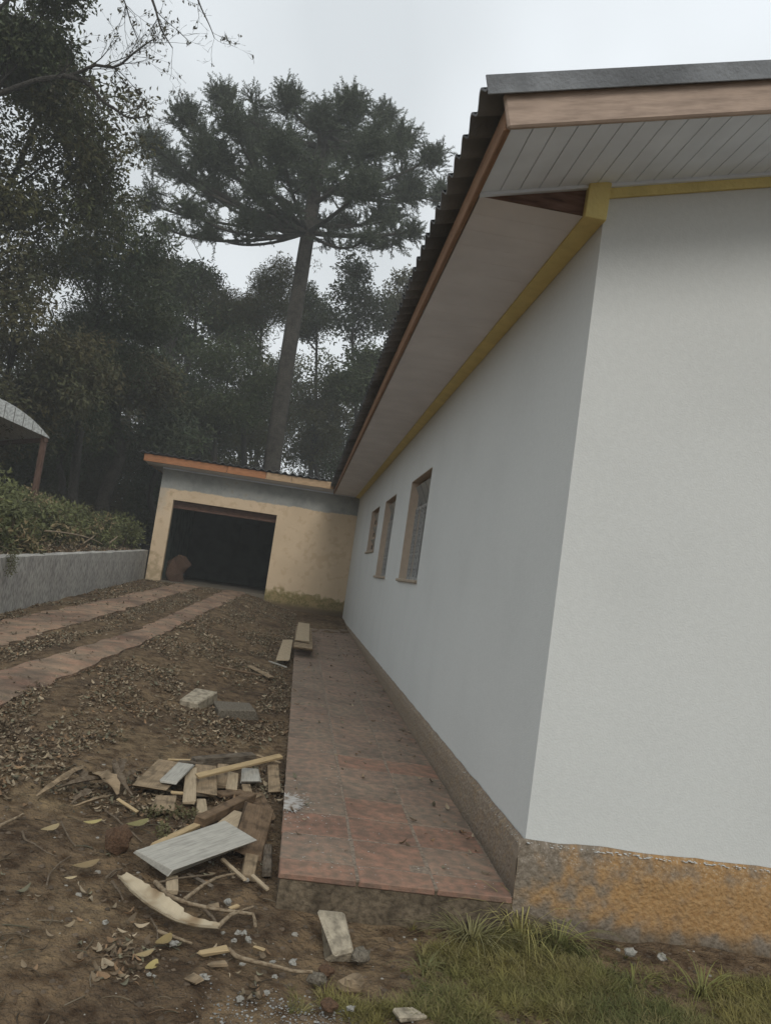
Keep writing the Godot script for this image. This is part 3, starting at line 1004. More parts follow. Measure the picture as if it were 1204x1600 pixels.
# ---------------------------------------------------------------- trees
func leaf_quad(st: SurfaceTool, p: Vector3, d: Vector3, s: Vector3, l: float, w: float, fold := 0.25) -> void:
	var n := d.cross(s).normalized()
	var a := p
	var b := p + d * l * 0.45 + s * w * 0.5 + n * w * fold
	var c := p + d * l
	var e := p + d * l * 0.45 - s * w * 0.5 + n * w * fold
	for q in [[a, b, c], [a, c, e]]:
		var nn: Vector3 = (q[2] - q[0]).cross(q[1] - q[0]).normalized()
		for v in q:
			st.set_normal(nn)
			st.set_color(Color.WHITE)
			st.add_vertex(v)

# a broad leaf lying flat: pointed oval, folded along the middle and curled at the tip
func oval_leaf(l: float, w: float, fold: float, curl: float) -> ArrayMesh:
	var st := begin()
	var prev := []
	for i in 6:
		var t := i / 5.0
		var ww := w * 0.5 * pow(sin(PI * clampf(t * 0.94 + 0.03, 0.0, 1.0)), 0.7)
		var c := V((t - 0.5) * l, curl * l * (t - 0.4) * (t - 0.4), 0.06 * l * sin(t * 4.0))
		var row := [c + V(0, ww * fold, -ww), c, c + V(0, ww * fold, ww)]
		if prev:
			for k in 2:
				for q in [[prev[k], prev[k + 1], row[k + 1]], [prev[k], row[k + 1], row[k]]]:
					var nn: Vector3 = (q[2] - q[0]).cross(q[1] - q[0]).normalized()
					for v in q:
						st.set_normal(nn)
						st.set_color(Color.WHITE)
						st.add_vertex(v)
		prev = row
	return st.commit()

func rdir(r: RandomNumberGenerator) -> Vector3:
	var z := r.randf_range(-1, 1)
	var a := r.randf() * TAU
	var q := sqrt(1.0 - z * z)
	return V(q * cos(a), z, q * sin(a))

func clump(sd: int, leaves: int, rad: float, l: float, w: float) -> ArrayMesh:
	var r := RandomNumberGenerator.new()
	r.seed = sd
	var st := begin()
	for i in leaves:
		var d := rdir(r)
		var p := d * rad * pow(r.randf(), 0.55)
		p.y *= 0.75
		var dir := (d * 0.7 + rdir(r) + V(0, -0.25, 0)).normalized()
		var s := dir.cross(rdir(r)).normalized()
		var k := r.randf_range(0.7, 1.3)
		leaf_quad(st, p, dir, s, l * k, w * k)
	# a few bare twigs hold the leaves
	for i in 4:
		var e := rdir(r) * rad * 0.9
		var s2 := e.cross(rdir(r)).normalized() * 0.006
		for q in [[-s2, s2, e]]:
			for v in q:
				st.set_normal(Vector3.UP)
				st.set_color(Color(0.9, 0.6, 0.5))
				st.add_vertex(v)
	return st.commit()

func rand_basis(r: RandomNumberGenerator, s: float) -> Basis:
	return Basis(Vector3.UP, r.randf() * TAU) * Basis(Vector3.RIGHT, r.randf_range(-0.9, 0.9)) * Basis.from_scale(Vector3.ONE * s)

func tree(label: String, c: Vector3, er: Vector3, bx: float, pads: int, count: int, sd: int, tone: Color, tr: float, bark: Material, gr: float, mesh: Mesh) -> void:
	var r := RandomNumberGenerator.new()
	r.seed = sd
	var by := gnd(bx, c.z) - 0.15
	var root := thing("tree", label, "tree", V(bx, by, c.z), "trees of the woods behind the yard")
	var o := V(-bx, -by, -c.z)
	var st := begin()
	var foot := V(bx, by, c.z)
	var head := c + V(0, er.y * 0.45, 0)
	var line := []
	var rad := []
	var n := 12
	for i in n + 1:
		var t := float(i) / n
		var p := foot.lerp(head, t)
		p.x += wob.get_noise_2d(t * 70.0, sd * 31.0) * 0.6 * sin(t * PI)
		p.z += wob.get_noise_2d(t * 70.0, sd * 31.0 + 400.0) * 0.6 * sin(t * PI)
		line.append(p + o)
		rad.append(tr * (1.25 if i == 0 else 1.0) * lerpf(1.0, 0.22, t))
	tube(st, line, rad, 9, 0.15)
	var xfs := []
	var cols := []
	for k in pads:
		var d := rdir(r)
		var rr := pow(r.randf(), 0.3)
		var pc := c + V(d.x * er.x, d.y * er.y, d.z * er.z) * rr * 0.85
		var tt := clampf(inverse_lerp(foot.y, head.y, pc.y - er.x * 0.55 - 0.3 * r.randf()), 0.3, 0.97)
		var f := tt * n
		var i0 := mini(int(f), n - 1)
		var s: Vector3 = line[i0].lerp(line[i0 + 1], f - i0)
		var e := pc + o
		var mid := s.lerp(e, 0.5) + V(r.randf_range(-0.3, 0.3), -0.12 * s.distance_to(e), r.randf_range(-0.3, 0.3))
		var r0: float = lerpf(rad[i0], rad[i0 + 1], f - i0) * 0.55
		tube(st, bez(s, mid, e, 7), taper(r0, 0.012, 7), 5, 0.1)
		for q in 3:
			var bp := bez(s, mid, e, 7)
			var s2: Vector3 = bp[3 + q]
			var e2 := e + rdir(r) * er.x * 0.4
			tube(st, bez(s2, s2.lerp(e2, 0.5) + V(0, 0.1, 0), e2, 4), taper(r0 * 0.4, 0.006, 4), 4)
		var pr := (er.x + er.y) * 0.5 * r.randf_range(0.22, 0.38)
		for j in count / pads:
			var q := V(r.randfn(), r.randfn() * 0.7, r.randfn()) * pr * 0.7
			xfs.append(Transform3D(rand_basis(r, r.randf_range(0.7, 1.25)), e + q))
			var lum := r.randf_range(0.85, 1.15)
			cols.append(Color(tone.r * lum * r.randf_range(0.9, 1.15), tone.g * lum, tone.b * lum * r.randf_range(0.85, 1.1)))
	mi("trunk", st.commit(), bark, root)
	multi("crown", mesh, M.leaf, xfs, cols, root)

func woods() -> void:
	var forest := [
		[V(-6.66, 7.56, -17.00), V(1.47, 2.54, 2.07), -9.2, "tall leafy tree filling the upper left corner below the overhanging branches", 14, 800],
		[V(-6.27, 9.27, -15.00), V(1.30, 0.89, 1.90), -9.6, "tree whose leafy top hangs in from the upper left edge of the view", 9, 420],
		[V(-6.18, 6.31, -21.00), V(1.74, 2.07, 2.34), -5.68, "broad dark tree in front of the others on the left, left of the bare twigs", 16, 900],
		[V(-6.92, 3.80, -19.00), V(1.65, 2.09, 2.25), -7.9, "dark tree behind the arched shed roof with a fork of limbs against the sky", 14, 800],
		[V(-5.33, 8.91, -30.00), V(1.70, 1.94, 2.30), -4.84, "round-topped tree with a forked dark trunk, just right of the bare twigs", 12, 560],
		[V(-3.14, 9.69, -31.00), V(1.66, 1.83, 2.26), -2.04, "round-topped tree left of the umbrella pine trunk, under its lowest branches", 12, 600],
		[V(-1.03, 11.07, -36.00), V(1.08, 1.70, 1.68), 0.54, "narrow tree directly behind the umbrella pine trunk", 7, 300],
		[V(0.45, 11.22, -33.00), V(1.30, 1.43, 1.90), 2.17, "loose tree right of the umbrella pine trunk with two thin stems against the sky", 8, 260],
		[V(2.47, 11.96, -35.00), V(1.05, 1.65, 1.65), 3.27, "small loose tree nearest the eave of the white house", 7, 260],
		[V(1.41, 7.27, -29.00), V(1.42, 1.03, 2.02), 2.25, "low dark tree between the umbrella pine and the eave of the white house", 8, 460],
		[V(-0.09, 6.43, -34.00), V(1.20, 1.93, 1.80), 0.65, "thin low tree behind the right end of the garage roof", 8, 360],
		[V(-3.40, 5.30, -28.00), V(1.54, 1.87, 2.14), -2.79, "dark low tree behind the middle of the garage roof", 10, 640],
		[V(-5.13, 4.27, -27.00), V(1.28, 2.02, 1.88), -4.72, "dark low tree behind the left corner of the garage", 10, 600],
		[V(-6.31, 4.68, -25.00), V(1.34, 1.97, 1.94), -5.89, "dark tree with a pale thick trunk between shed and garage", 11, 620],
		[V(-6.89, 3.04, -23.00), V(1.12, 1.63, 1.72), -6.56, "dark low tree just right of the shed post", 9, 520],
		[V(-2.15, 7.15, -38.00), V(1.35, 2.39, 1.95), -1.62, "thin tree just left of the umbrella pine base, sky showing through it", 7, 300],
		[V(-8.94, 2.48, -25.00), V(1.38, 1.38, 1.98), -8.75, "low dark tree in the gloom under the shed roof", 8, 420],
		[V(-14.99, 8.05, -46.00), V(3.62, 5.43, 4.22), -13.79, "far tree in the back row behind the shed", 9, 420],
		[V(-11.53, 11.12, -47.00), V(3.33, 4.81, 3.93), -9.79, "far tree in the back row between shed and garage", 9, 420],
		[V(-7.32, 9.04, -48.00), V(3.21, 4.54, 3.81), -6.24, "far tree in the back row above the left half of the garage", 9, 420],
		[V(-3.03, 8.58, -46.00), V(3.08, 3.98, 3.68), -3.54, "far tree in the back row above the garage opening", 9, 420],
		[V(0.56, 9.38, -47.00), V(3.15, 4.07, 3.75), 1.81, "far tree in the back row right of the umbrella pine", 9, 420],
		[V(3.70, 10.46, -46.00), V(2.90, 4.71, 3.50), 5.02, "far tree in the back row hidden partly by the eave", 9, 420],
		[V(-7.6, 1.9, -27.5), V(1.6, 2.0, 1.5), -7.7, "dense undergrowth tree between the shed post and the pale thick trunk", 14, 900],
		[V(-5.6, 1.6, -30.0), V(1.5, 2.2, 1.5), -5.6, "dense undergrowth tree right of the pale thick trunk", 14, 900],
		[V(-10.4, 2.4, -30.0), V(2.2, 2.6, 1.6), -10.4, "dense undergrowth tree seen under the shed roof", 14, 900],
		[V(-9.2, 2.2, -36.0), V(2.6, 2.6, 1.6), -9.2, "dense low undergrowth far behind the shed post", 11, 900],
		[V(-6.4, 2.0, -38.0), V(2.4, 2.8, 1.6), -6.4, "dense low undergrowth far behind the garage's left corner", 11, 900],
		[V(-8.6, 5.2, -33.0), V(2.2, 2.8, 1.8), -8.5, "dense tree in the second row behind the shed's right end", 11, 520],
		[V(-5.6, 5.6, -36.0), V(2.0, 2.8, 1.8), -5.5, "dense tree in the second row above the garage's left corner", 11, 520],
		[V(-3.2, 4.6, -35.0), V(1.7, 2.2, 1.6), -3.3, "dense tree in the second row above the garage doorway", 9, 460],
		[V(0.9, 5.0, -38.0), V(1.9, 2.2, 1.6), 0.8, "dense tree in the second row above the garage roof's right end", 9, 460],
		[V(3.4, 6.2, -38.0), V(1.9, 2.8, 1.6), 3.3, "dense tree in the second row just left of the eave", 9, 460],
	]
	var small := clump(1, 52, 0.4, 0.11, 0.05)
	var mid := clump(2, 54, 0.48, 0.14, 0.062)
	var big := clump(3, 54, 0.75, 0.2, 0.095)
	for i in forest.size():
		var f: Array = forest[i]
		var z: float = f[0].z
		var thin := clump(4, 60, 0.42, 0.13, 0.035) if i == 0 else cache.thin as Mesh
		cache.thin = thin
		var mesh: Mesh = thin if z > -32.0 and i % 3 == 2 else small if z > -22.0 else (mid if z > -40.0 else big)
		var tone: Color = [Color(0.078, 0.083, 0.034), Color(0.056, 0.072, 0.03), Color(0.06, 0.076, 0.04), Color(0.085, 0.082, 0.04), Color(0.05, 0.066, 0.026)][i % 5]
		tree(f[3], f[0], f[1] * 1.12, f[2], maxi(5, int(f[4] * (0.8 if z > -32.0 else 1.5))), int(f[5] * (0.3 if f[0].z < -40.0 else (0.5 if f[0].z < -32.0 else 0.72))), 100 + i, tone, 0.28 if i == 13 else (0.15 if z > -40.0 else 0.22), M.bark if i == 13 else M.bark_dark, 1.0, mesh)

func umbrella_pine() -> void:
	var heads := [
		Vector4(-7.04, 13.35, -27.00, 0.81), Vector4(-5.72, 13.70, -25.50, 0.84), Vector4(-5.20, 15.98, -28.00, 0.79), Vector4(-6.84, 13.68, -29.00, 0.91),
		Vector4(-4.55, 12.11, -24.50, 1.06), Vector4(-3.97, 15.52, -29.50, 1.28), Vector4(-2.78, 15.76, -27.00, 0.94), Vector4(-2.43, 12.48, -24.00, 1.04),
		Vector4(-0.69, 15.67, -26.50, 0.92), Vector4(-1.18, 16.23, -30.00, 1.30), Vector4(0.25, 13.56, -25.00, 0.94), Vector4(1.36, 15.77, -28.00, 0.93),
		Vector4(2.36, 14.46, -26.50, 0.79), Vector4(1.91, 14.56, -29.00, 1.05), Vector4(0.22, 11.69, -23.80, 0.86), Vector4(-1.90, 14.54, -30.50, 0.96),
		Vector4(-2.98, 11.05, -24.00, 0.76), Vector4(-5.25, 13.15, -29.50, 0.79), Vector4(-6.76, 11.25, -27.00, 0.47), Vector4(1.11, 13.06, -28.50, 0.90),
		Vector4(2.03, 11.56, -26.00, 0.53), Vector4(0.56, 10.18, -24.00, 0.42), Vector4(-3.18, 10.23, -24.50, 0.46), Vector4(-4.73, 10.01, -24.00, 0.42),
		Vector4(-1.56, 14.85, -26.00, 0.82), Vector4(-2.08, 15.80, -31.00, 1.10), Vector4(3.23, 15.05, -30.00, 0.80), Vector4(-4.05, 12.96, -24.00, 0.76),
		Vector4(-4.41, 10.22, -26.00, 0.37), Vector4(-5.97, 10.23, -26.20, 0.33), Vector4(0.60, 17.64, -30.00, 0.85), Vector4(-3.09, 12.80, -30.00, 0.57), Vector4(-0.24, 13.45, -30.50, 0.58),
	]
	var r := RandomNumberGenerator.new()
	r.seed = 77
	var foot := V(-1.28, -0.75, -27.0)
	var root := thing("umbrella_pine", "tall umbrella-shaped pine with bare trunk and flat dark crown behind the garage", "tree", foot)
	var line := []
	var rad := []
	for i in 33:
		var t := i / 32.0
		line.append(V(-0.06 * sin(t * 5.0) - 0.22 * t, 16.2 * t, 0.1 * sin(t * 4.0)))
		rad.append((0.46 if i == 0 else lerpf(0.31, 0.21, t)) if t < 0.85 else lerpf(0.27, 0.1, (t - 0.85) / 0.15))
	var st := begin()
	tube(st, line, rad, 20, 0.06)
	mi("trunk", st.commit(), M.pine_bark, root)
	# one shoot: a curved cord set all round with stiff needles
	st = begin()
	var rs := RandomNumberGenerator.new()
	rs.seed = 5
	var sp := bez(Vector3.ZERO, V(0.0, 0.42, 0.0), V(0.12, 0.8, 0.05), 6)
	st.set_color(Color.WHITE)
	tube(st, sp, taper(0.012, 0.005, 6), 3)
	for i in 46:
		var t := i / 46.0
		var k := t * 6.0
		var p: Vector3 = sp[int(k)].lerp(sp[mini(int(k) + 1, 6)], k - int(k))
		var d := (Vector3.UP * 0.9 + rdir(rs)).normalized()
		var s := d.cross(rdir(rs)).normalized()
		leaf_quad(st, p, d, s, 0.12, 0.034, 0.1)
	var shoot := st.commit()
	var xfs := []
	var cols := []
	var add := func(p: Vector3, d: Vector3, s: float) -> void:
		var y := d.normalized()
		var x := y.cross(rdir(r)).normalized()
		xfs.append(Transform3D(Basis(x, y, x.cross(y)) * Basis.from_scale(Vector3.ONE * s), p))
		var lum := r.randf_range(0.75, 1.25)
		cols.append(Color(0.068 * lum, 0.084 * lum, 0.05 * lum))
	# every head sits on a limb of its own
	st = begin()
	var axis := V(-1.5, 0, -27.0)
	for h in heads:
		var hp := V(h.x, h.y, h.z) - foot
		var flat := Vector2(h.x - axis.x, h.z - axis.z).length()
		var sy := clampf(hp.y - flat * 0.3 - 0.5, 12.0, 15.6)
		var s: Vector3 = line[clampi(int(sy / 16.2 * 32.0), 0, 32)]
		s.y = sy
		var ctrl := s.lerp(hp, 0.65)
		ctrl.y = minf(s.y + 0.1 + 0.12 * flat, hp.y - 0.25) - 0.2
		var bp := bez(s, ctrl, hp, 10)
		tube(st, bp, taper(0.1 if h.w > 0.5 else 0.06, 0.03, 10), 6, 0.12)
		var rr: float = h.w
		var cnt := int(110.0 + 230.0 * rr * rr)
		for i in cnt:
			var d := rdir(r)
			d.y = d.y * 0.8 + 0.45
			add.call(hp + V(0, -0.1, 0) + rdir(r) * rr * 0.6 * pow(r.randf(), 0.7), d, r.randf_range(0.5, 0.85) * (0.45 + rr * 0.45))
		# side shoots along the outer part of the limb, upturned
		var along := int(flat * 9.0)
		for i in along:
			var t := r.randf_range(0.5, 0.97)
			var k := t * 10.0
			var p: Vector3 = bp[int(k)].lerp(bp[mini(int(k) + 1, 10)], k - int(k))
			var out := (hp - s).normalized()
			add.call(p, out * 0.5 + rdir(r) + V(0, 0.75, 0), r.randf_range(0.5, 0.95))
		# short side limbs with a smaller brush
		for i in (2 if rr > 0.5 else 1):
			var k2 := r.randi_range(5, 8)
			var q: Vector3 = bp[k2]
			var e := q + V(r.randf_range(-1, 1), r.randf_range(0.0, 0.6), r.randf_range(-1, 1)) * 1.1
			tube(st, bez(q, q.lerp(e, 0.5) - V(0, 0.12, 0), e, 5), taper(0.035, 0.015, 5), 5)
			for j in 42:
				var d := rdir(r)
				d.y = d.y * 0.8 + 0.3
				add.call(e + rdir(r) * 0.15, d, r.randf_range(0.5, 0.9))
	mi("limbs", st.commit(), M.bark, root)
	multi("crown", shoot, M.needle, xfs, cols, root)

func branchy(st: SurfaceTool, r: RandomNumberGenerator, p: Vector3, d: Vector3, l: float, rad: float, depth: int, tips: Array) -> void:
	var pts := [p]
	var q := p
	var dd := d.normalized()
	var n := 5
	for i in n:
		dd = (dd + rdir(r) * 0.22 + V(0, 0.03, 0)).normalized()
		q += dd * l / n
		pts.append(q)
		if depth > 0 and i > 0 and r.randf() < 0.75:
			branchy(st, r, q, (dd + rdir(r) * 0.9).normalized(), l * r.randf_range(0.35, 0.65), rad * (1.0 - i * 0.14) * 0.55, depth - 1, tips)
	tube(st, pts, taper(rad, maxf(rad * 0.3, 0.003), n), 5 if rad > 0.02 else 3)
	tips.append(q)

func limb(root: Node, called: String, pts: Array, r0: float, r1: float, m: Material, sd: int, twigs: int, tl: float) -> void:
	var r := RandomNumberGenerator.new()
	r.seed = sd
	var st := begin()
	var c := Curve3D.new()
	for i in pts.size():
		var t: Vector3 = (pts[mini(i + 1, pts.size() - 1)] - pts[maxi(i - 1, 0)]) * 0.22
		c.add_point(pts[i], -t, t)
	var n := 20
	var line := []
	for i in n + 1: line.append(c.sample_baked(c.get_baked_length() * i / n))
	tube(st, line, taper(r0, r1, n), 7, 0.15)
	var tips := []
	for i in twigs:
		var k := r.randi_range(4, n)
		var d: Vector3 = (line[k] - line[k - 1]).normalized()
		branchy(st, r, line[k], d + rdir(r) * 0.8, tl * r.randf_range(0.5, 1.1), lerpf(r0, r1, float(k) / n) * 0.5, 2, tips)
	mi(called, st.commit(), m, root)
	var xfs := []
	var cols := []
	for t in tips:
		if r.randf() < 0.55: continue
		xfs.append(Transform3D(rand_basis(r, r.randf_range(0.5, 0.9)), t))
		cols.append(Color(0.07, 0.065, 0.04))
	if xfs: multi("leaf", cache_leaf(), M.leaf, xfs, cols, root)

func cache_leaf() -> Mesh:
	if not cache.has("leaf"):
		var st := begin()
		leaf_quad(st, Vector3.ZERO, V(0.3, -1, 0).normalized(), V(0, 0, 1), 0.09, 0.05)
		leaf_quad(st, V(0.03, 0.02, 0.02), V(-0.4, -1, 0.3).normalized(), V(1, 0, 0.2).normalized(), 0.08, 0.045)
		cache.leaf = st.commit()
	return cache.leaf

func bare_trees() -> void:
	# a tree left of the frame whose nearly bare limbs reach across the sky
	var by := gnd(-9.6, -14.0) - 0.1
	var root := thing("tree", "nearly leafless tree whose crooked limbs reach across the sky at upper left", "tree", V(-9.6, by, -14.0))
	var o := V(9.6, -by, 14.0)
	var st := begin()
	var tr := [V(-9.6, by, -14.0), V(-9.4, 2.0, -14.05), V(-8.8, 4.6, -14.0), V(-7.7, 6.5, -14.0), V(-6.35, 7.2, -14.0)]
	var q := []
	for p in tr: q.append(p + o)
	tube(st, q, [0.2, 0.16, 0.12, 0.09, 0.05], 10, 0.12)
	mi("trunk", st.commit(), M.bark_dark, root)
	limb(root, "limb", [V(-6.35, 7.2, -14) + o, V(-5.67, 7.64, -14) + o, V(-5.17, 7.86, -14.05) + o, V(-4.78, 8.1, -14) + o, V(-4.45, 8.13, -14) + o, V(-4.12, 8.44, -13.9) + o, V(-3.84, 8.74, -13.9) + o], 0.05, 0.01, M.bark_dark, 3, 16, 0.8)
	limb(root, "limb", [V(-5.3, 7.8, -14) + o, V(-4.89, 7.8, -14.1) + o, V(-4.63, 7.56, -14.1) + o, V(-4.33, 7.39, -14) + o, V(-4.03, 7.22, -13.9) + o, V(-3.72, 7.34, -13.9) + o], 0.045, 0.01, M.bark_dark, 4, 9, 0.6)
	limb(root, "limb", [V(-7.7, 6.5, -14) + o, V(-6.4, 8.4, -13.6) + o, V(-5.3, 9.3, -13.2) + o, V(-4.37, 8.95, -13) + o, V(-4.08, 8.45, -13) + o, V(-3.87, 8.1, -13) + o], 0.045, 0.008, M.bark_dark, 5, 16, 0.7)
	limb(root, "limb", [V(-5.3, 9.3, -13.2) + o, V(-4.2, 9.4, -13) + o, V(-3.75, 8.8, -13) + o, V(-3.56, 8.39, -13) + o, V(-3.3, 8.06, -13) + o], 0.05, 0.008, M.bark_dark, 6, 13, 0.6)
	limb(root, "limb", [V(-4.2, 9.4, -13) + o, V(-3.4, 9.6, -13) + o, V(-3.0, 8.9, -13) + o, V(-2.8, 8.6, -13) + o, V(-2.67, 8.37, -13) + o], 0.035, 0.006, M.bark_dark, 7, 9, 0.5)
	# the thin bare tree above the woods
	var b2 := V(-5.3, gnd(-5.3, -29.0) - 0.1, -29.0)
	var bare := thing("tree", "thin leafless tree whose twigs stand against the sky left of the umbrella pine", "tree", b2)
	var r := RandomNumberGenerator.new()
	r.seed = 14
	st = begin()
	var tips := []
	tube(st, [V(0, 0, 0), V(0.05, 3.5, 0), V(-0.15, 6.9, 0), V(-0.5, 8.6, 0)], [0.2, 0.17, 0.13, 0.08], 8, 0.12)
	for t in [[V(-0.15, 6.9, 0), V(-0.5, 1.2, 0), 3.4, 0.07], [V(-0.3, 7.6, 0), V(0.28, 1, 0.1), 3.2, 0.06], [V(-0.5, 8.6, 0), V(-0.55, 1, 0), 2.6, 0.06], [V(-0.5, 8.6, 0), V(-0.05, 1, -0.2), 2.7, 0.06], [V(-0.2, 7.2, 0), V(0.75, 0.9, 0), 2.4, 0.05]]:
		branchy(st, r, t[0], t[1], t[2], t[3], 3, tips)
	mi("trunk", st.commit(), M.bark_dark, bare)

# ---------------------------------------------------------------- brush on the bank
func brush() -> void:
	var r := RandomNumberGenerator.new()
	r.seed = 900
	var leafy := clump(8, 40, 0.26, 0.1, 0.04)
	var list := [
		[V(-4.75, 0.15, -11.0), V(0.8, 0.62, 0.9), 130, "leafy olive shrub at the left edge, nearest the viewer, above the retaining wall"],
		[V(-4.35, -0.12, -12.6), V(0.5, 0.38, 0.7), 80, "leafy cuttings drooping over the retaining wall near the left edge"],
		[V(-5.3, 0.35, -13.4), V(0.8, 0.6, 0.9), 120, "olive shrub below the arched shed roof, second from the left edge"],
		[V(-4.9, 0.12, -15.6), V(0.8, 0.45, 0.8), 110, "heap of cut leafy branches halfway along the retaining wall"],
		[V(-5.6, 0.28, -17.2), V(0.9, 0.5, 0.8), 110, "low olive shrub in front of the shed post"],
		[V(-4.75, 0.2, -18.3), V(0.75, 0.42, 0.8), 100, "heap of cut leafy branches two steps left of the garage"],
		[V(-4.35, 0.22, -20.2), V(0.5, 0.42, 0.7), 80, "leafy cuttings piled against the garage's left wall"],
		[V(-6.4, 0.35, -20.5), V(1.1, 0.5, 0.9), 110, "dark shrub behind the brush heaps, between shed post and garage"],
	]
	for k in list.size():
		var L: Array = list[k]
		var c: Vector3 = L[0]
		var root := thing("shrub", L[3], "shrub", V(c.x, gnd(c.x, c.z), c.z), "leafy brush on the bank behind the wall")
		var o := -root.position
		var st := begin()
		var xfs := []
		var cols := []
		for i in 14:
			var d := rdir(r)
			var e := c + V(d.x * L[1].x, absf(d.y) * L[1].y, d.z * L[1].z) * r.randf_range(0.7, 1.15)
			var s := V(c.x + r.randf_range(-0.3, 0.3), gnd(c.x, c.z), c.z + r.randf_range(-0.3, 0.3))
			tube(st, bez(s + o, s.lerp(e, 0.5) + V(0, 0.25, 0) + o, e + o, 5), taper(0.014, 0.005, 5), 4)
		mi("stem", st.commit(), M.twig, root)
		for i in int(L[2]):
			var d := rdir(r) * pow(r.randf(), 0.4)
			var p := c + V(d.x * L[1].x, d.y * L[1].y, d.z * L[1].z)
			p.y = maxf(p.y, gnd(p.x, p.z) + 0.1)
			xfs.append(Transform3D(rand_basis(r, r.randf_range(0.6, 1.1)), p + o))
			var lum := r.randf_range(0.7, 1.5)
			cols.append(Color(0.115 * lum, 0.125 * lum, 0.05 * lum) if r.randf() < 0.85 else Color(0.24, 0.19, 0.1))
		multi("foliage", leafy, M.leaf, xfs, cols, root)
	# a sprig hanging down the face of the wall
	var sp := thing("hanging_sprig", "leafy sprig hanging down the face of the retaining wall", "sprig", V(-3.66, wall_top(-10.9), -10.9))
	var st2 := begin()
	tube(st2, bez(V(-0.2, 0.12, 0), V(0.06, 0.12, 0), V(0.03, -0.22, 0.04), 6), taper(0.006, 0.002, 6), 4)
	mi("stem", st2.commit(), M.twig, sp)
	var xf := []
	var cl := []
	for i in 9:
		xf.append(Transform3D(rand_basis(r, r.randf_range(0.2, 0.38)), V(0.03, 0.08 - i * 0.035, r.randf_range(-0.03, 0.05))))
		cl.append(Color(0.1, 0.1, 0.045))
	multi("foliage", leafy, M.leaf, xf, cl, sp)
	# pale cut sticks lying on top of the bank
	for s in [[V(-4.3, 0.0, -14.2), V(-3.9, -0.1, -16.6), "long pale cut stick lying on the bank, nearer of the three"], [V(-3.95, -0.12, -15.4), V(-4.5, 0.05, -18.2), "long pale cut stick lying on the bank, middle of the three"], [V(-3.9, -0.05, -17.2), V(-4.3, 0.12, -19.4), "long pale cut stick lying on the bank, nearest the garage"]]:
		var st := begin()
		var m: Vector3 = s[0].lerp(s[1], 0.5) + V(0.08, 0.06, 0)
		tube(st, bez(s[0] - m, V(0.1, 0.05, 0.1), s[1] - m, 6), taper(0.018, 0.01, 6), 5, 0.2)
		var o := mi("stick", st.commit(), M.twig_pale, null, Transform3D(Basis(), m))
		tag(o, s[2], "stick", "cut sticks on the bank")

# ---------------------------------------------------------------- boards
func plank(label: String, cat: String, called: String, a: Vector3, b: Vector3, w: float, t: float, m: Material, roll := 0.0, group := "") -> MeshInstance3D:
	var l := a.distance_to(b)
	t *= 0.8
	var mesh := bevel_mesh(V(l, t, w), minf(0.004, t * 0.15), minf(w * 0.14, 0.02), rng)
	var xf := frame_xf(a, b, roll)
	xf.origin -= xf.basis.y * t * 0.5
	var o := mi(called, mesh, m, null, xf)
	tag(o, label, cat, group)
	return o

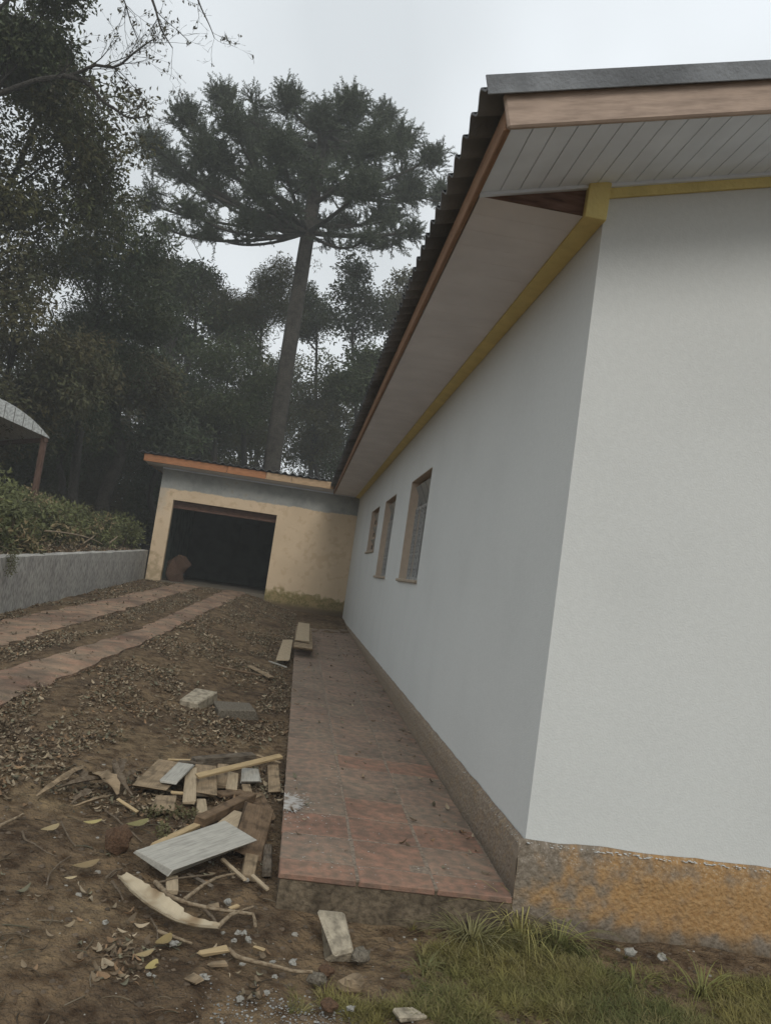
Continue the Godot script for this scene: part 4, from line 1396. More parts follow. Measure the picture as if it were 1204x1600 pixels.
func lumber() -> void:
	var g := "scrap wood heaped beside the walkway"
	plank("wide pale weathered board on top of the heap, pointing at the walkway", "board", "board", V(-0.46, -1.43, -3.944), V(-0.101, -1.392, -4.373), 0.235, 0.022, M.w_white, 0.12, g)
	plank("thin pale yellow slat sticking out to the left from under the wide pale board", "slat", "slat", V(-0.501, -1.456, -4.236), V(-0.25, -1.43, -4.72), 0.042, 0.02, M.w_yellow, 0.0, g)
	plank("squared brown timber lying across the middle of the heap", "timber", "timber", V(-0.32, -1.4, -4.553), V(-0.074, -1.383, -5.083), 0.065, 0.06, M.w_brown, 0.1, g)
	plank("tan board end showing behind the wide pale board", "board", "board", V(-0.23, -1.44, -4.38), V(-0.09, -1.417, -4.78), 0.13, 0.025, M.w_pale, 0.05, g)
	plank("dark reddish brown board sloping down beside the walkway", "board", "board", V(-0.01, -1.375, -4.82), V(-0.045, -1.46, -4.29), 0.165, 0.028, M.w_brown, -0.25, g)
	plank("short tan block below the dark reddish brown board", "wood block", "wood_block", V(-0.017, -1.47, -4.285), V(-0.018, -1.485, -4.05), 0.068, 0.045, M.w_tan, 0.0, g)
	plank("grey mossy batten lying close along the walkway edge", "batten", "batten", V(0.06, -1.465, -4.45), V(0.068, -1.482, -4.113), 0.043, 0.035, M.w_grey, 0.1, g)
	plank("brown plank leaning against the walkway at the far right of the heap", "plank", "plank", V(0.028, -1.38, -5.835), V(0.06, -1.44, -5.383), 0.075, 0.025, M.w_tan, 0.2, g)
	plank("grey-brown squared log lying along the far side of the heap", "timber", "timber", V(-0.497, -1.345, -5.621), V(-0.116, -1.34, -5.911), 0.085, 0.07, M.w_grey, 0.0, g)
	plank("long yellow split stick lying over the upright pieces of the heap", "stick", "split_stick", V(-0.421, -1.345, -5.181), V(0.074, -1.325, -5.892), 0.04, 0.022, M.w_yellow, 0.4, g)
	plank("broad flat tan board at the far left of the heap", "board", "board", V(-0.62, -1.375, -5.55), V(-0.67, -1.405, -5.02), 0.2, 0.028, M.w_tan, 0.0, g)
	plank("narrow pale grey board lying on the broad flat tan board", "board", "board", V(-0.53, -1.35, -5.48), V(-0.575, -1.37, -5.08), 0.11, 0.018, M.w_white, 0.03, g)
	plank("short tan board lying in front of the broad flat tan board", "board", "board", V(-0.566, -1.425, -4.976), V(-0.546, -1.44, -4.72), 0.125, 0.026, M.w_tan, 0.0, g)
	plank("tan plank lying lengthwise, leftmost of the row in the heap", "plank", "plank", V(-0.49, -1.365, -5.433), V(-0.425, -1.43, -4.931), 0.07, 0.03, M.w_pale, 0.1, g)
	plank("wide tan plank lying lengthwise, second of the row in the heap", "plank", "plank", V(-0.405, -1.37, -5.533), V(-0.345, -1.415, -5.071), 0.125, 0.026, M.w_tan, 0.0, g)
	plank("narrow brown plank lying lengthwise, third of the row in the heap", "plank", "plank", V(-0.301, -1.372, -5.655), V(-0.273, -1.428, -5.332), 0.07, 0.028, M.w_tan, 0.0, g)
	plank("narrow light plank lying lengthwise, fourth of the row in the heap", "plank", "plank", V(-0.221, -1.385, -5.524), V(-0.206, -1.43, -5.296), 0.072, 0.028, M.w_pale, -0.05, g)
	plank("pale grey board end at the right of the row, under the yellow split stick", "board", "board", V(-0.12, -1.39, -5.68), V(-0.1, -1.405, -5.44), 0.13, 0.03, M.w_white, 0.1, g)
	plank("small light wood block standing out in front of the row", "wood block", "wood_block", V(-0.365, -1.44, -5.04), V(-0.334, -1.455, -4.837), 0.06, 0.04, M.w_pale, 0.0, g)
	plank("dark short plank lying crosswise under the row in the heap", "plank", "plank", V(-0.284, -1.44, -5.204), V(-0.12, -1.443, -5.32), 0.09, 0.03, M.w_brown, 0.0, g)
	plank("small tan wood block beside the squared brown timber's far end", "wood block", "wood_block", V(-0.127, -1.43, -5.43), V(-0.105, -1.44, -5.31), 0.06, 0.04, M.w_tan, 0.0, g)
	plank("thin grey lath at the far left end of the squared log", "lath", "lath", V(-0.572, -1.365, -5.556), V(-0.448, -1.372, -5.63), 0.05, 0.015, M.w_grey, 0.0, g)
	plank("small light block half under the near corner of the wide pale board", "wood block", "wood_block", V(-0.359, -1.478, -3.93), V(-0.338, -1.49, -3.796), 0.056, 0.035, M.w_pale, 0.0, g)
	plank("brown plank hidden low between squared timber and walkway", "plank", "plank", V(-0.06, -1.44, -5.28), V(0.04, -1.46, -4.88), 0.09, 0.025, M.w_brown, 0.2, g)
	# thin splinters on and round the heap
	var sg := "splinters of wood round the heap"
	var sp := [[V(-0.55, -1.425, -5.05), V(-0.36, -1.43, -5.1), "splinter lying across the short tan board"], [V(-0.2, -1.44, -4.9), V(-0.02, -1.42, -5.2), "splinter between squared timber and dark board"], [V(-0.4, -1.47, -4.35), V(-0.28, -1.475, -4.12), "splinter under the left end of the wide pale board"], [V(-0.16, -1.475, -4.2), V(-0.03, -1.48, -3.98), "splinter under the right end of the wide pale board"], [V(-0.68, -1.41, -5.75), V(-0.4, -1.4, -5.82), "splinter behind the broad flat tan board"], [V(-0.1, -1.39, -6.1), V(0.08, -1.4, -6.0), "splinter behind the right end of the heap"], [V(-0.3, -1.49, -4.0), V(-0.17, -1.49, -3.88), "splinter in front of the wide pale board"], [V(0.0, -1.47, -4.02), V(0.08, -1.475, -3.88), "splinter near the walkway corner"], [V(-0.8, -1.41, -4.75), V(-0.66, -1.42, -4.6), "splinter left of the heap near the husks"]]
	for i in sp.size(): plank(sp[i][2], "splinter", "splinter", sp[i][0], sp[i][1], 0.018, 0.014, [M.w_yellow, M.w_tan, M.w_grey, M.w_pale][i % 4], 0.3, sg)
	# the stack on the walkway and the boards near it
	var wy := walk_y(-12.5)
	var g2 := "boards left at the edge of the walkway"
	plank("front wood block carrying the boards on the walkway", "wood block", "wood_block", V(0.09, wy + 0.1, -12.4), V(0.38, wy + 0.1, -12.4), 0.1, 0.1, M.w_brown, 0.0, g2)
	plank("rear wood block carrying the boards on the walkway", "wood block", "wood_block", V(0.1, wy + 0.12, -14.6), V(0.39, wy + 0.12, -14.6), 0.1, 0.1, M.w_brown, 0.0, g2)
	plank("lower tan board resting on blocks on the walkway", "board", "board", V(0.225, wy + 0.14, -11.7), V(0.25, wy + 0.18, -15.2), 0.27, 0.034, M.w_tan, 0.0, g2)
	plank("upper pale tan board resting on the lower one on the walkway", "board", "board", V(0.21, wy + 0.185, -12.3), V(0.245, wy + 0.225, -15.6), 0.21, 0.034, M.w_pale, 0.0, g2)
	plank("tan board lying half on the walkway edge beside the stacked boards", "board", "board", V(-0.03, -1.235, -11.0), V(0.0, -1.18, -13.4), 0.17, 0.028, M.w_pale, -0.1, g2)
	plank("white broken stick lying before the tan board at the walkway edge", "stick", "stick", V(-0.2, -1.27, -10.95), V(0.03, -1.275, -10.6), 0.025, 0.02, M.w_white, 0.0, g2)
	plank("thin reddish brown slat lying in the leaves, right one of the crossed two", "slat", "slat", V(-0.42, -1.28, -10.3), V(-0.12, -1.31, -9.72), 0.06, 0.02, M.w_tan, 0.1)
	plank("thin brown slat lying in the leaves, left one of the crossed two", "slat", "slat", V(-0.78, -1.26, -9.7), V(-0.24, -1.305, -9.75), 0.05, 0.02, M.w_brown, 0.1)

# ---------------------------------------------------------------- stones, chips, twigs
func rock(sd: int, size: Vector3, rough := 0.25) -> ArrayMesh:
	var r := RandomNumberGenerator.new()
	r.seed = sd
	var st := begin()
	var n := 8
	var m := 5
	var P := func(i: int, j: int) -> Vector3:
		var a := TAU * (i % n) / n
		var b := PI * j / m - PI / 2
		var d := V(cos(b) * cos(a), sin(b), cos(b) * sin(a))
		var q := d / pow(pow(absf(d.x), 3.0) + pow(absf(d.y), 3.0) + pow(absf(d.z), 3.0), 1.0 / 3.0)
		var k := 1.0 + rough * wob.get_noise_3d(d.x * 60.0 + sd * 97.0, d.y * 60.0, d.z * 60.0) * 1.6
		return q * k * size * 0.5
	for j in m:
		for i in n:
			var a: Vector3 = P.call(i, j)
			var b: Vector3 = P.call(i + 1, j)
			var c: Vector3 = P.call(i + 1, j + 1)
			var d: Vector3 = P.call(i, j + 1)
			if j > 0: tri(st, a, b, c, flatn(a, b, c))
			if j < m - 1: tri(st, a, c, d, flatn(a, c, d))
			if j == 0: tri(st, a, c, d, flatn(a, c, d))
	return st.commit()

func flatn(a: Vector3, b: Vector3, c: Vector3) -> Vector3:
	var n := (b - a).cross(c - a).normalized()
	return n if n.dot(a + b + c) >= 0.0 else -n

func stick(label: String, pts: Array, r0: float, r1: float, m: Material, group := "") -> void:
	var c := Curve3D.new()
	for i in pts.size():
		var t: Vector3 = (pts[mini(i + 1, pts.size() - 1)] - pts[maxi(i - 1, 0)]) * 0.2
		c.add_point(pts[i] - pts[0], -t, t)
	var line := []
	var n := 12
	for i in n + 1: line.append(c.sample_baked(c.get_baked_length() * i / n))
	var st := begin()
	tube(st, line, taper(r0, r1, n), 6, 0.25)
	tag(mi("twig", st.commit(), m, null, Transform3D(Basis(), pts[0])), label, "twig", group)

func blot_tex() -> Texture2D:
	return ntex(61, 0.012, 3, [Color(0.62, 0.55, 0.48), grey(0.92), grey(1.0)], 256)

func small_things() -> void:
	var r := RandomNumberGenerator.new()
	r.seed = 64
	# curved strip of bark
	var path := [V(-0.56, -1.44, -3.75), V(-0.456, -1.462, -3.636), V(-0.365, -1.472, -3.544), V(-0.262, -1.482, -3.466), V(-0.184, -1.487, -3.45), V(-0.1, -1.475, -3.43)]
	var wd := [0.045, 0.085, 0.105, 0.1, 0.065, 0.03]
	var c := Curve3D.new()
	for p in path: c.add_point(p - path[2])
	var st := begin()
	var prev := []
	for i in 25:
		var t := i / 24.0
		var p := c.sample_baked(c.get_baked_length() * t)
		var p2 := c.sample_baked(c.get_baked_length() * minf(t + 0.02, 1.0)) if i < 24 else p + V(0.05, 0, 0.01)
		var d := (p2 - p).normalized()
		var s := d.cross(Vector3.UP).normalized()
		var k := t * 5.0
		var w: float = lerpf(wd[int(k)], wd[mini(int(k) + 1, 5)], k - int(k))
		w *= 1.0 + 0.16 * wob.get_noise_2d(i * 30.0, 7.0)
		var ring := []
		for j in 7:
			var a := (j / 6.0 - 0.5) * 2.0
			ring.append(p + s * a * w * 0.5 + V(0, 0.035 * a * a * (w / 0.14) + 0.004 + 0.004 * wob.get_noise_2d(i * 40.0, j * 70.0), 0))
		for j in range(6, -1, -1):
			var a := (j / 6.0 - 0.5) * 2.0
			ring.append(p + s * a * w * 0.48 + V(0, 0.035 * a * a * (w / 0.14) - 0.006, 0))
		if prev:
			for j in 14: quad(st, prev[j], prev[(j + 1) % 14], ring[(j + 1) % 14], ring[j], V(0, 1 if j < 6 else -1, 0))
		prev = ring
	tag(mi("bark_strip", st.commit(), mat(lin(0.52, 0.44, 0.31), 0.8, blot_tex(), V(1.5, 1.5, 1.5)), null, Transform3D(Basis(), path[2])), "curved pale strip of bark lying in front of the wood heap", "bark strip")
	# stones and blocks
	var big := mi("stone_chunk", bevel_mesh(V(0.115, 0.075, 0.2), 0.012, 0.022, r), M.stone, null, Transform3D(Basis(Vector3.UP, 0.35) * Basis(Vector3.RIGHT, 0.55), V(0.385, -1.5, -3.52)))
	tag(big, "pale wedge-shaped chunk of concrete below the end of the walkway", "stone")
	tag(mi("concrete_block", bevel_mesh(V(0.34, 0.1, 0.36), 0.012, 0.025, r), M.concrete, null, Transform3D(Basis(Vector3.UP, 0.25) * Basis(Vector3.BACK, 0.04), V(-0.38, -1.375, -7.62))), "grey-brown concrete block sunk in the soil, right of the pale one", "block")
	tag(mi("concrete_block", bevel_mesh(V(0.2, 0.1, 0.42), 0.01, 0.02, r), M.stone, null, Transform3D(Basis(Vector3.UP, -0.25) * Basis(Vector3.RIGHT, 0.12), V(-0.735, -1.345, -7.75))), "pale concrete block lying on the bare soil, left of the grey one", "block")
	tag(mi("brick_piece", rock(401, V(0.12, 0.12, 0.1), 0.3), M.brick, null, Transform3D(Basis(Vector3.UP, 0.3), V(-0.66, -1.42, -4.14))), "rusty brown brick piece standing left of the wood heap", "brick")
	tag(mi("stone_slab", bevel_mesh(V(0.11, 0.02, 0.07), 0.006, 0.012, r), M.stone, null, Transform3D(Basis(Vector3.UP, 0.5) * Basis(Vector3.BACK, -0.12), V(0.62, -1.518, -2.99))), "flat pale stone flake at the bottom edge of the grass", "stone")
	var pebs := [V(-0.259, -1.505, -3.324), V(-0.088, -1.507, -3.764), V(-0.113, -1.512, -3.104), V(0.025, -1.51, -3.437), V(-0.021, -1.511, -3.484), V(0.005, -1.511, -3.489), V(-0.031, -1.511, -3.411), V(-0.307, -1.508, -3.079), V(0.125, -1.512, -3.259), V(0.014, -1.512, -3.225), V(-0.081, -1.511, -3.469), V(-0.54, -1.49, -3.408), V(0.208, -1.525, -3.312), V(-0.021, -1.505, -4.027), V(0.115, -1.513, -3.037), V(0.023, -1.513, -2.978), V(0.14, -1.513, -3.159), V(0.414, -1.504, -2.969), V(-0.289, -1.509, -3.072), V(-0.061, -1.512, -3.29)]
	var where := ["beside the curved bark strip's lower middle", "near the bent twig right of the bark strip", "alone on the bare soil left of the lime spill", "largest of the cluster right of the bark strip's tip", "left one of the pair at the bark strip's tip", "right one of the pair at the bark strip's tip", "lowest of the cluster at the bark strip's tip", "beside the yellow leaf on the bare soil", "by the long twig, below its middle", "just under the long twig's left half", "touching the bark strip's tip", "far left, alone left of the bark strip", "in the litter left of the concrete chunk", "in the dark soil beside the walkway corner", "at the upper end of the lime spill", "in the middle of the lime spill", "between the long twig and the lime spill", "at the right end of the lime spill", "smallest, beside the yellow leaf", "halfway between bark strip tip and long twig"]
	var sz := [0.038, 0.045, 0.034, 0.036, 0.03, 0.03, 0.027, 0.02, 0.03, 0.02, 0.022, 0.03, 0.045, 0.025, 0.024, 0.03, 0.022, 0.03, 0.014, 0.016]
	for i in pebs.size():
		tag(mi("lime_lump", rock(200 + i, V(sz[i] * 0.9, sz[i] * 0.5, sz[i] * 0.72), 0.65), M.lime, null, Transform3D(Basis(Vector3.UP, i * 1.7), pebs[i])), "small white lime lump " + where[i], "stone", "white lumps on the soil")
	for s in [[V(0.339, -1.535, -3.287), 0.05, M.brick, "small orange brick crumb left of the concrete chunk's foot"], [V(0.435, -1.535, -3.2), 0.085, M.w_tan, "brown wood knot lying below the concrete chunk"], [V(0.334, -1.503, -2.971), 0.05, M.brick, "orange brick crumb in the lime spill at the bottom"], [V(0.3, -1.53, -3.212), 0.06, M.concrete, "grey stone at the right end of the long twig"], [V(0.49, -1.54, -3.46), 0.07, M.concrete, "dull brown stone right of the concrete chunk"], [V(1.72, -1.49, -3.64), 0.045, M.lime, "white paint flake under the ochre plinth, left of two"], [V(1.86, -1.49, -3.62), 0.04, M.lime, "white paint flake under the ochre plinth, right of two"]]:
		tag(mi("stone", rock(300 + int(s[0].x * 100), V(s[1] * 1.2, s[1] * 0.7, s[1])), s[2], null, Transform3D(Basis(Vector3.UP, s[0].x * 9.0), s[0])), s[3], "stone")
	# wood chips
	for s in [[V(-0.1, -1.5, -3.28), 0.11, 0.035, 0.4, M.w_yellow, "long yellow wood chip on the bare soil below the bark strip"], [V(-0.075, -1.507, -3.2), 0.07, 0.03, 0.1, M.w_tan, "tan wood chip beside the long yellow one"], [V(-0.147, -1.507, -3.074), 0.05, 0.05, 0.9, M.w_tan, "tan triangular chip alone at the bottom of the bare soil"], [V(-0.055, -1.5, -3.7), 0.05, 0.022, 0.8, M.w_yellow, "small yellow chip right of the bent twig"], [V(-0.146, -1.498, -3.68), 0.055, 0.04, 0.2, M.w_tan, "small tan chip behind the bent twig"], [V(0.074, -1.507, -3.352), 0.05, 0.022, -0.6, M.w_yellow, "small yellow chip above the long twig"]]:
		tag(mi("wood_chip", bevel_mesh(V(s[1], 0.014, s[2]), 0.003, 0.008, r), s[4], null, Transform3D(Basis(Vector3.UP, s[3]) * Basis(Vector3.BACK, 0.08), s[0])), s[5], "wood chip", "wood chips on the soil")
	# twigs that can be told apart
	var tw := [
		[[V(-0.422, -1.485, -3.842), V(-0.336, -1.485, -3.703), V(-0.258, -1.48, -3.641), V(-0.168, -1.485, -3.629), V(-0.08, -1.49, -3.631), V(0.035, -1.495, -3.636), V(0.045, -1.498, -3.531)], 0.012, 0.007, "thick bent twig running from the wood heap past the bark strip"],
		[[V(-0.274, -1.495, -3.709), V(-0.217, -1.49, -3.866), V(-0.158, -1.49, -3.992), V(-0.059, -1.492, -4.079)], 0.011, 0.006, "straight brown twig leading from the bent twig towards the walkway"],
		[[V(-0.046, -1.505, -3.316), V(-0.005, -1.505, -3.26), V(0.064, -1.503, -3.236), V(0.137, -1.505, -3.22), V(0.213, -1.504, -3.193), V(0.28, -1.5, -3.195)], 0.01, 0.007, "long grey twig lying across the soil below the walkway"],
		[[V(-0.107, -1.5, -3.494), V(-0.064, -1.49, -3.596), V(0.024, -1.495, -3.714)], 0.012, 0.005, "split pale twig crossing the bent twig's right end"],
		[[V(-0.378, -1.496, -3.499), V(-0.337, -1.499, -3.412), V(-0.321, -1.501, -3.321)], 0.005, 0.003, "thin dark twig below the middle of the bark strip"],
		[[V(-0.414, -1.485, -3.837), V(-0.312, -1.482, -3.92), V(-0.183, -1.49, -4.012)], 0.006, 0.004, "thin pale twig lying before the small light block"],
		[[V(-0.634, -1.475, -3.803), V(-0.617, -1.47, -3.881), V(-0.585, -1.474, -3.932)], 0.007, 0.003, "curled twig at the upper end of the bark strip"],
		[[V(-0.601, -1.48, -3.782), V(-0.545, -1.482, -3.686), V(-0.516, -1.486, -3.616)], 0.008, 0.004, "brown twig hugging the left side of the bark strip"],
		[[V(-0.332, -1.5, -3.399), V(-0.263, -1.5, -3.365), V(-0.19, -1.503, -3.332)], 0.009, 0.005, "dark twig just below the bark strip"],
		[[V(-0.175, -1.495, -3.627), V(-0.132, -1.49, -3.547), V(-0.1, -1.49, -3.453)], 0.008, 0.006, "short twig from the bent twig down to the bark strip's tip"],
		[[V(-1.211, -1.41, -4.12), V(-1.188, -1.41, -4.219), V(-1.164, -1.405, -4.304)], 0.009, 0.006, "pale stick at the left edge of the photo, level with the wood heap"],
		[[V(-1.104, -1.425, -4.119), V(-1.065, -1.43, -4.031), V(-1.006, -1.437, -4.003), V(-0.937, -1.445, -3.944), V(-0.881, -1.45, -3.923)], 0.006, 0.003, "crooked thin twig at left, longest on the bare soil"],
		[[V(-0.983, -1.43, -4.329), V(-0.931, -1.437, -4.222), V(-0.887, -1.444, -4.14), V(-0.837, -1.45, -4.066)], 0.005, 0.003, "thin twig right of the tan leaf"],
		[[V(-0.827, -1.435, -4.596), V(-0.748, -1.442, -4.51), V(-0.683, -1.45, -4.418), V(-0.627, -1.46, -4.36), V(-0.566, -1.468, -4.273)], 0.006, 0.004, "long thin twig running from the dry husks towards the wide pale board"],
		[[V(-0.836, -1.46, -3.62), V(-0.859, -1.455, -3.726), V(-0.854, -1.455, -3.853), V(-0.831, -1.455, -3.964)], 0.005, 0.003, "thin upright-lying twig left of the bark strip"],
		[[V(-1.332, -1.37, -5.029), V(-1.272, -1.37, -5.064), V(-1.217, -1.378, -5.096)], 0.009, 0.006, "short straight stick left of the dry husks"],
	]
	for t in tw: stick(t[3], t[0], t[1], t[2], M.twig_pale if t[1] > 0.0085 else M.twig, "twigs on the soil")
	# dry husks: thin curled strips heaped at the left
	var hs := [
		[V(-1.183, -1.39, -4.564), V(-1.085, -1.36, -4.761), V(-1.064, -1.33, -5.034), 0.06], [V(-1.163, -1.36, -4.982), V(-1.065, -1.36, -4.936), V(-0.992, -1.39, -4.873), 0.07], [V(-1.002, -1.41, -4.566), V(-0.939, -1.395, -4.67), V(-0.951, -1.385, -4.768), 0.05],
		[V(-1.029, -1.37, -5.012), V(-0.9, -1.36, -4.894), V(-0.819, -1.41, -4.816), 0.1], [V(-0.943, -1.33, -5.258), V(-0.89, -1.37, -4.971), V(-0.745, -1.425, -4.889), 0.05], [V(-0.867, -1.41, -4.964), V(-0.799, -1.37, -5.186), V(-0.772, -1.4, -5.272), 0.04], [V(-0.982, -1.415, -4.539), V(-0.852, -1.41, -4.615), V(-0.844, -1.405, -4.777), 0.04],
		[V(-0.88, -1.33, -5.3), V(-0.9, -1.37, -5.1), V(-0.87, -1.4, -4.98), 0.07], [V(-1.12, -1.38, -4.7), V(-0.97, -1.36, -4.83), V(-0.86, -1.39, -5.05), 0.05],
	]
	var hl := ["longest, lying to the left", "crossing the others at the upper left", "short, at the front of the heap", "widest, in the middle", "bent, reaching right from the top", "thin, rightmost", "curved, along the front edge", "upright, at the back right", "straight, buried in the middle"]
	for i in hs.size():
		var h: Array = hs[i]
		st = begin()
		var bp := bez(h[0] - h[1], V(0, 0.03, 0), h[2] - h[1], 9)
		prev = []
		for k in 10:
			var d: Vector3 = (bp[mini(k + 1, 9)] - bp[maxi(k - 1, 0)]).normalized()
			var s := d.cross((V(0, 1, 0) + rdir(r) * 0.25)).normalized()
			var w: float = h[3] * sin(PI * (k + 0.7) / 10.4) * (1.0 + 0.2 * r.randf_range(-1, 1))
			var nn := s.cross(d)
			var ring := [bp[k] - s * w * 0.5 + nn * w * 0.3, bp[k], bp[k] + s * w * 0.5 + nn * w * 0.3, bp[k] - nn * 0.004]
			if prev:
				quad(st, prev[0], prev[1], ring[1], ring[0], nn)
				quad(st, prev[1], prev[2], ring[2], ring[1], nn)
				quad(st, prev[2], prev[3], ring[3], ring[2], -nn)
				quad(st, prev[3], prev[0], ring[0], ring[3], -nn)
			prev = ring
		tag(mi("dry_husk", st.commit(), M.twig if i % 3 else M.w_tan, null, Transform3D(Basis(), h[1])), "dry curled husk left of the boards: " + hl[i], "husk", "dry husks on the soil")
	# single leaves that stand out
	for s in [[V(-0.993, -1.42, -4.17), 0.1, 0.6, Color(0.3, 0.235, 0.13), "large tan leaf lying alone at left on the soil"], [V(-0.836, -1.43, -4.359), 0.09, 0.1, Color(0.36, 0.3, 0.13), "yellow leaf on the soil left of the wood heap"], [V(-0.737, -1.455, -3.857), 0.12, 0.3, Color(0.23, 0.17, 0.09), "long brown leaf left of the bark strip"], [V(-0.628, -1.445, -4.453), 0.13, 0.4, Color(0.2, 0.18, 0.08), "olive leaf just left of the pale yellow slat"], [V(-0.763, -1.455, -3.707), 0.05, 0.0, Color(0.4, 0.32, 0.19), "small pale leaf at left on the bare soil"], [V(-0.309, -1.503, -3.124), 0.07, 0.8, Color(0.36, 0.29, 0.12), "narrow yellow leaf on the bare soil at the bottom"], [V(-0.349, -1.5, -3.196), 0.07, 0.2, Color(0.3, 0.23, 0.12), "tan leaf beside the narrow yellow leaf"], [V(-1.393, -1.36, -4.914), 0.07, 0.1, Color(0.4, 0.32, 0.19), "pale leaf near the left edge of the photo"], [V(-0.298, -1.5, -3.319), 0.09, 0.7, Color(0.24, 0.18, 0.08), "slim brown leaf left of the lime lump by the bark strip"]]:
		var lf := oval_leaf(s[1], s[1] * 0.55, 0.3, 0.5)
		var lm := leafmat(s[3].linear_to_srgb(), 0.1, 0.8)
		tag(mi("fallen_leaf", lf, lm, null, Transform3D(Basis(Vector3.UP, s[2] + 0.3), s[0])), s[4], "leaf", "single leaves on the soil")
	# little weed among the boards
	var weed := thing("weed", "small mossy green weed growing among the scrap boards", "weed", V(-0.5, -1.46, -4.65))
	var xfs := []
	var cols := []
	var lc := clump(12, 30, 0.08, 0.045, 0.03)
	for i in 9:
		xfs.append(Transform3D(rand_basis(r, r.randf_range(0.35, 0.6)), V(r.randfn() * 0.06, 0.01 + r.randf() * 0.02, r.randfn() * 0.08)))
		cols.append(Color(0.13, 0.12, 0.055) * r.randf_range(0.7, 1.2))
	multi("foliage", lc, M.leaf, xfs, cols, weed)
	# sack inside the garage door
	tag(mi("sack", rock(77, V(0.52, 0.66, 0.45), 0.7), M.sack, null, Transform3D(Basis(), V(-3.02, -0.5, -21.0))), "crumpled reddish sack standing inside the garage doorway at left", "sack")
	# paint spill on the walkway edge
	st = begin()
	var pc := V(0.118, walk_y(-4.88) + 0.004, -4.88)
	var ring := []
	for i in 90:
		var a := PI * (i / 89.0 - 0.5)
		var k := 1.0 + 0.45 * wob.get_noise_2d(i * 20.0, 3.0) + 0.35 * wob.get_noise_2d(i * 90.0, 30.0)
		ring.append(V(cos(a) * 0.11 * k, 0.0, sin(a) * 0.19 * k))
	for i in 89:
		tri(st, V(0, 0.0006, 0), ring[i], ring[i + 1], Vector3.UP)
	tag(mi("paint_spill", st.commit(), mat(lin(0.5, 0.48, 0.45), 0.85, blot_tex(), V(4, 4, 4)), null, Transform3D(Basis(), pc)), "dried white paint spill on the left edge of the walkway", "paint spill")

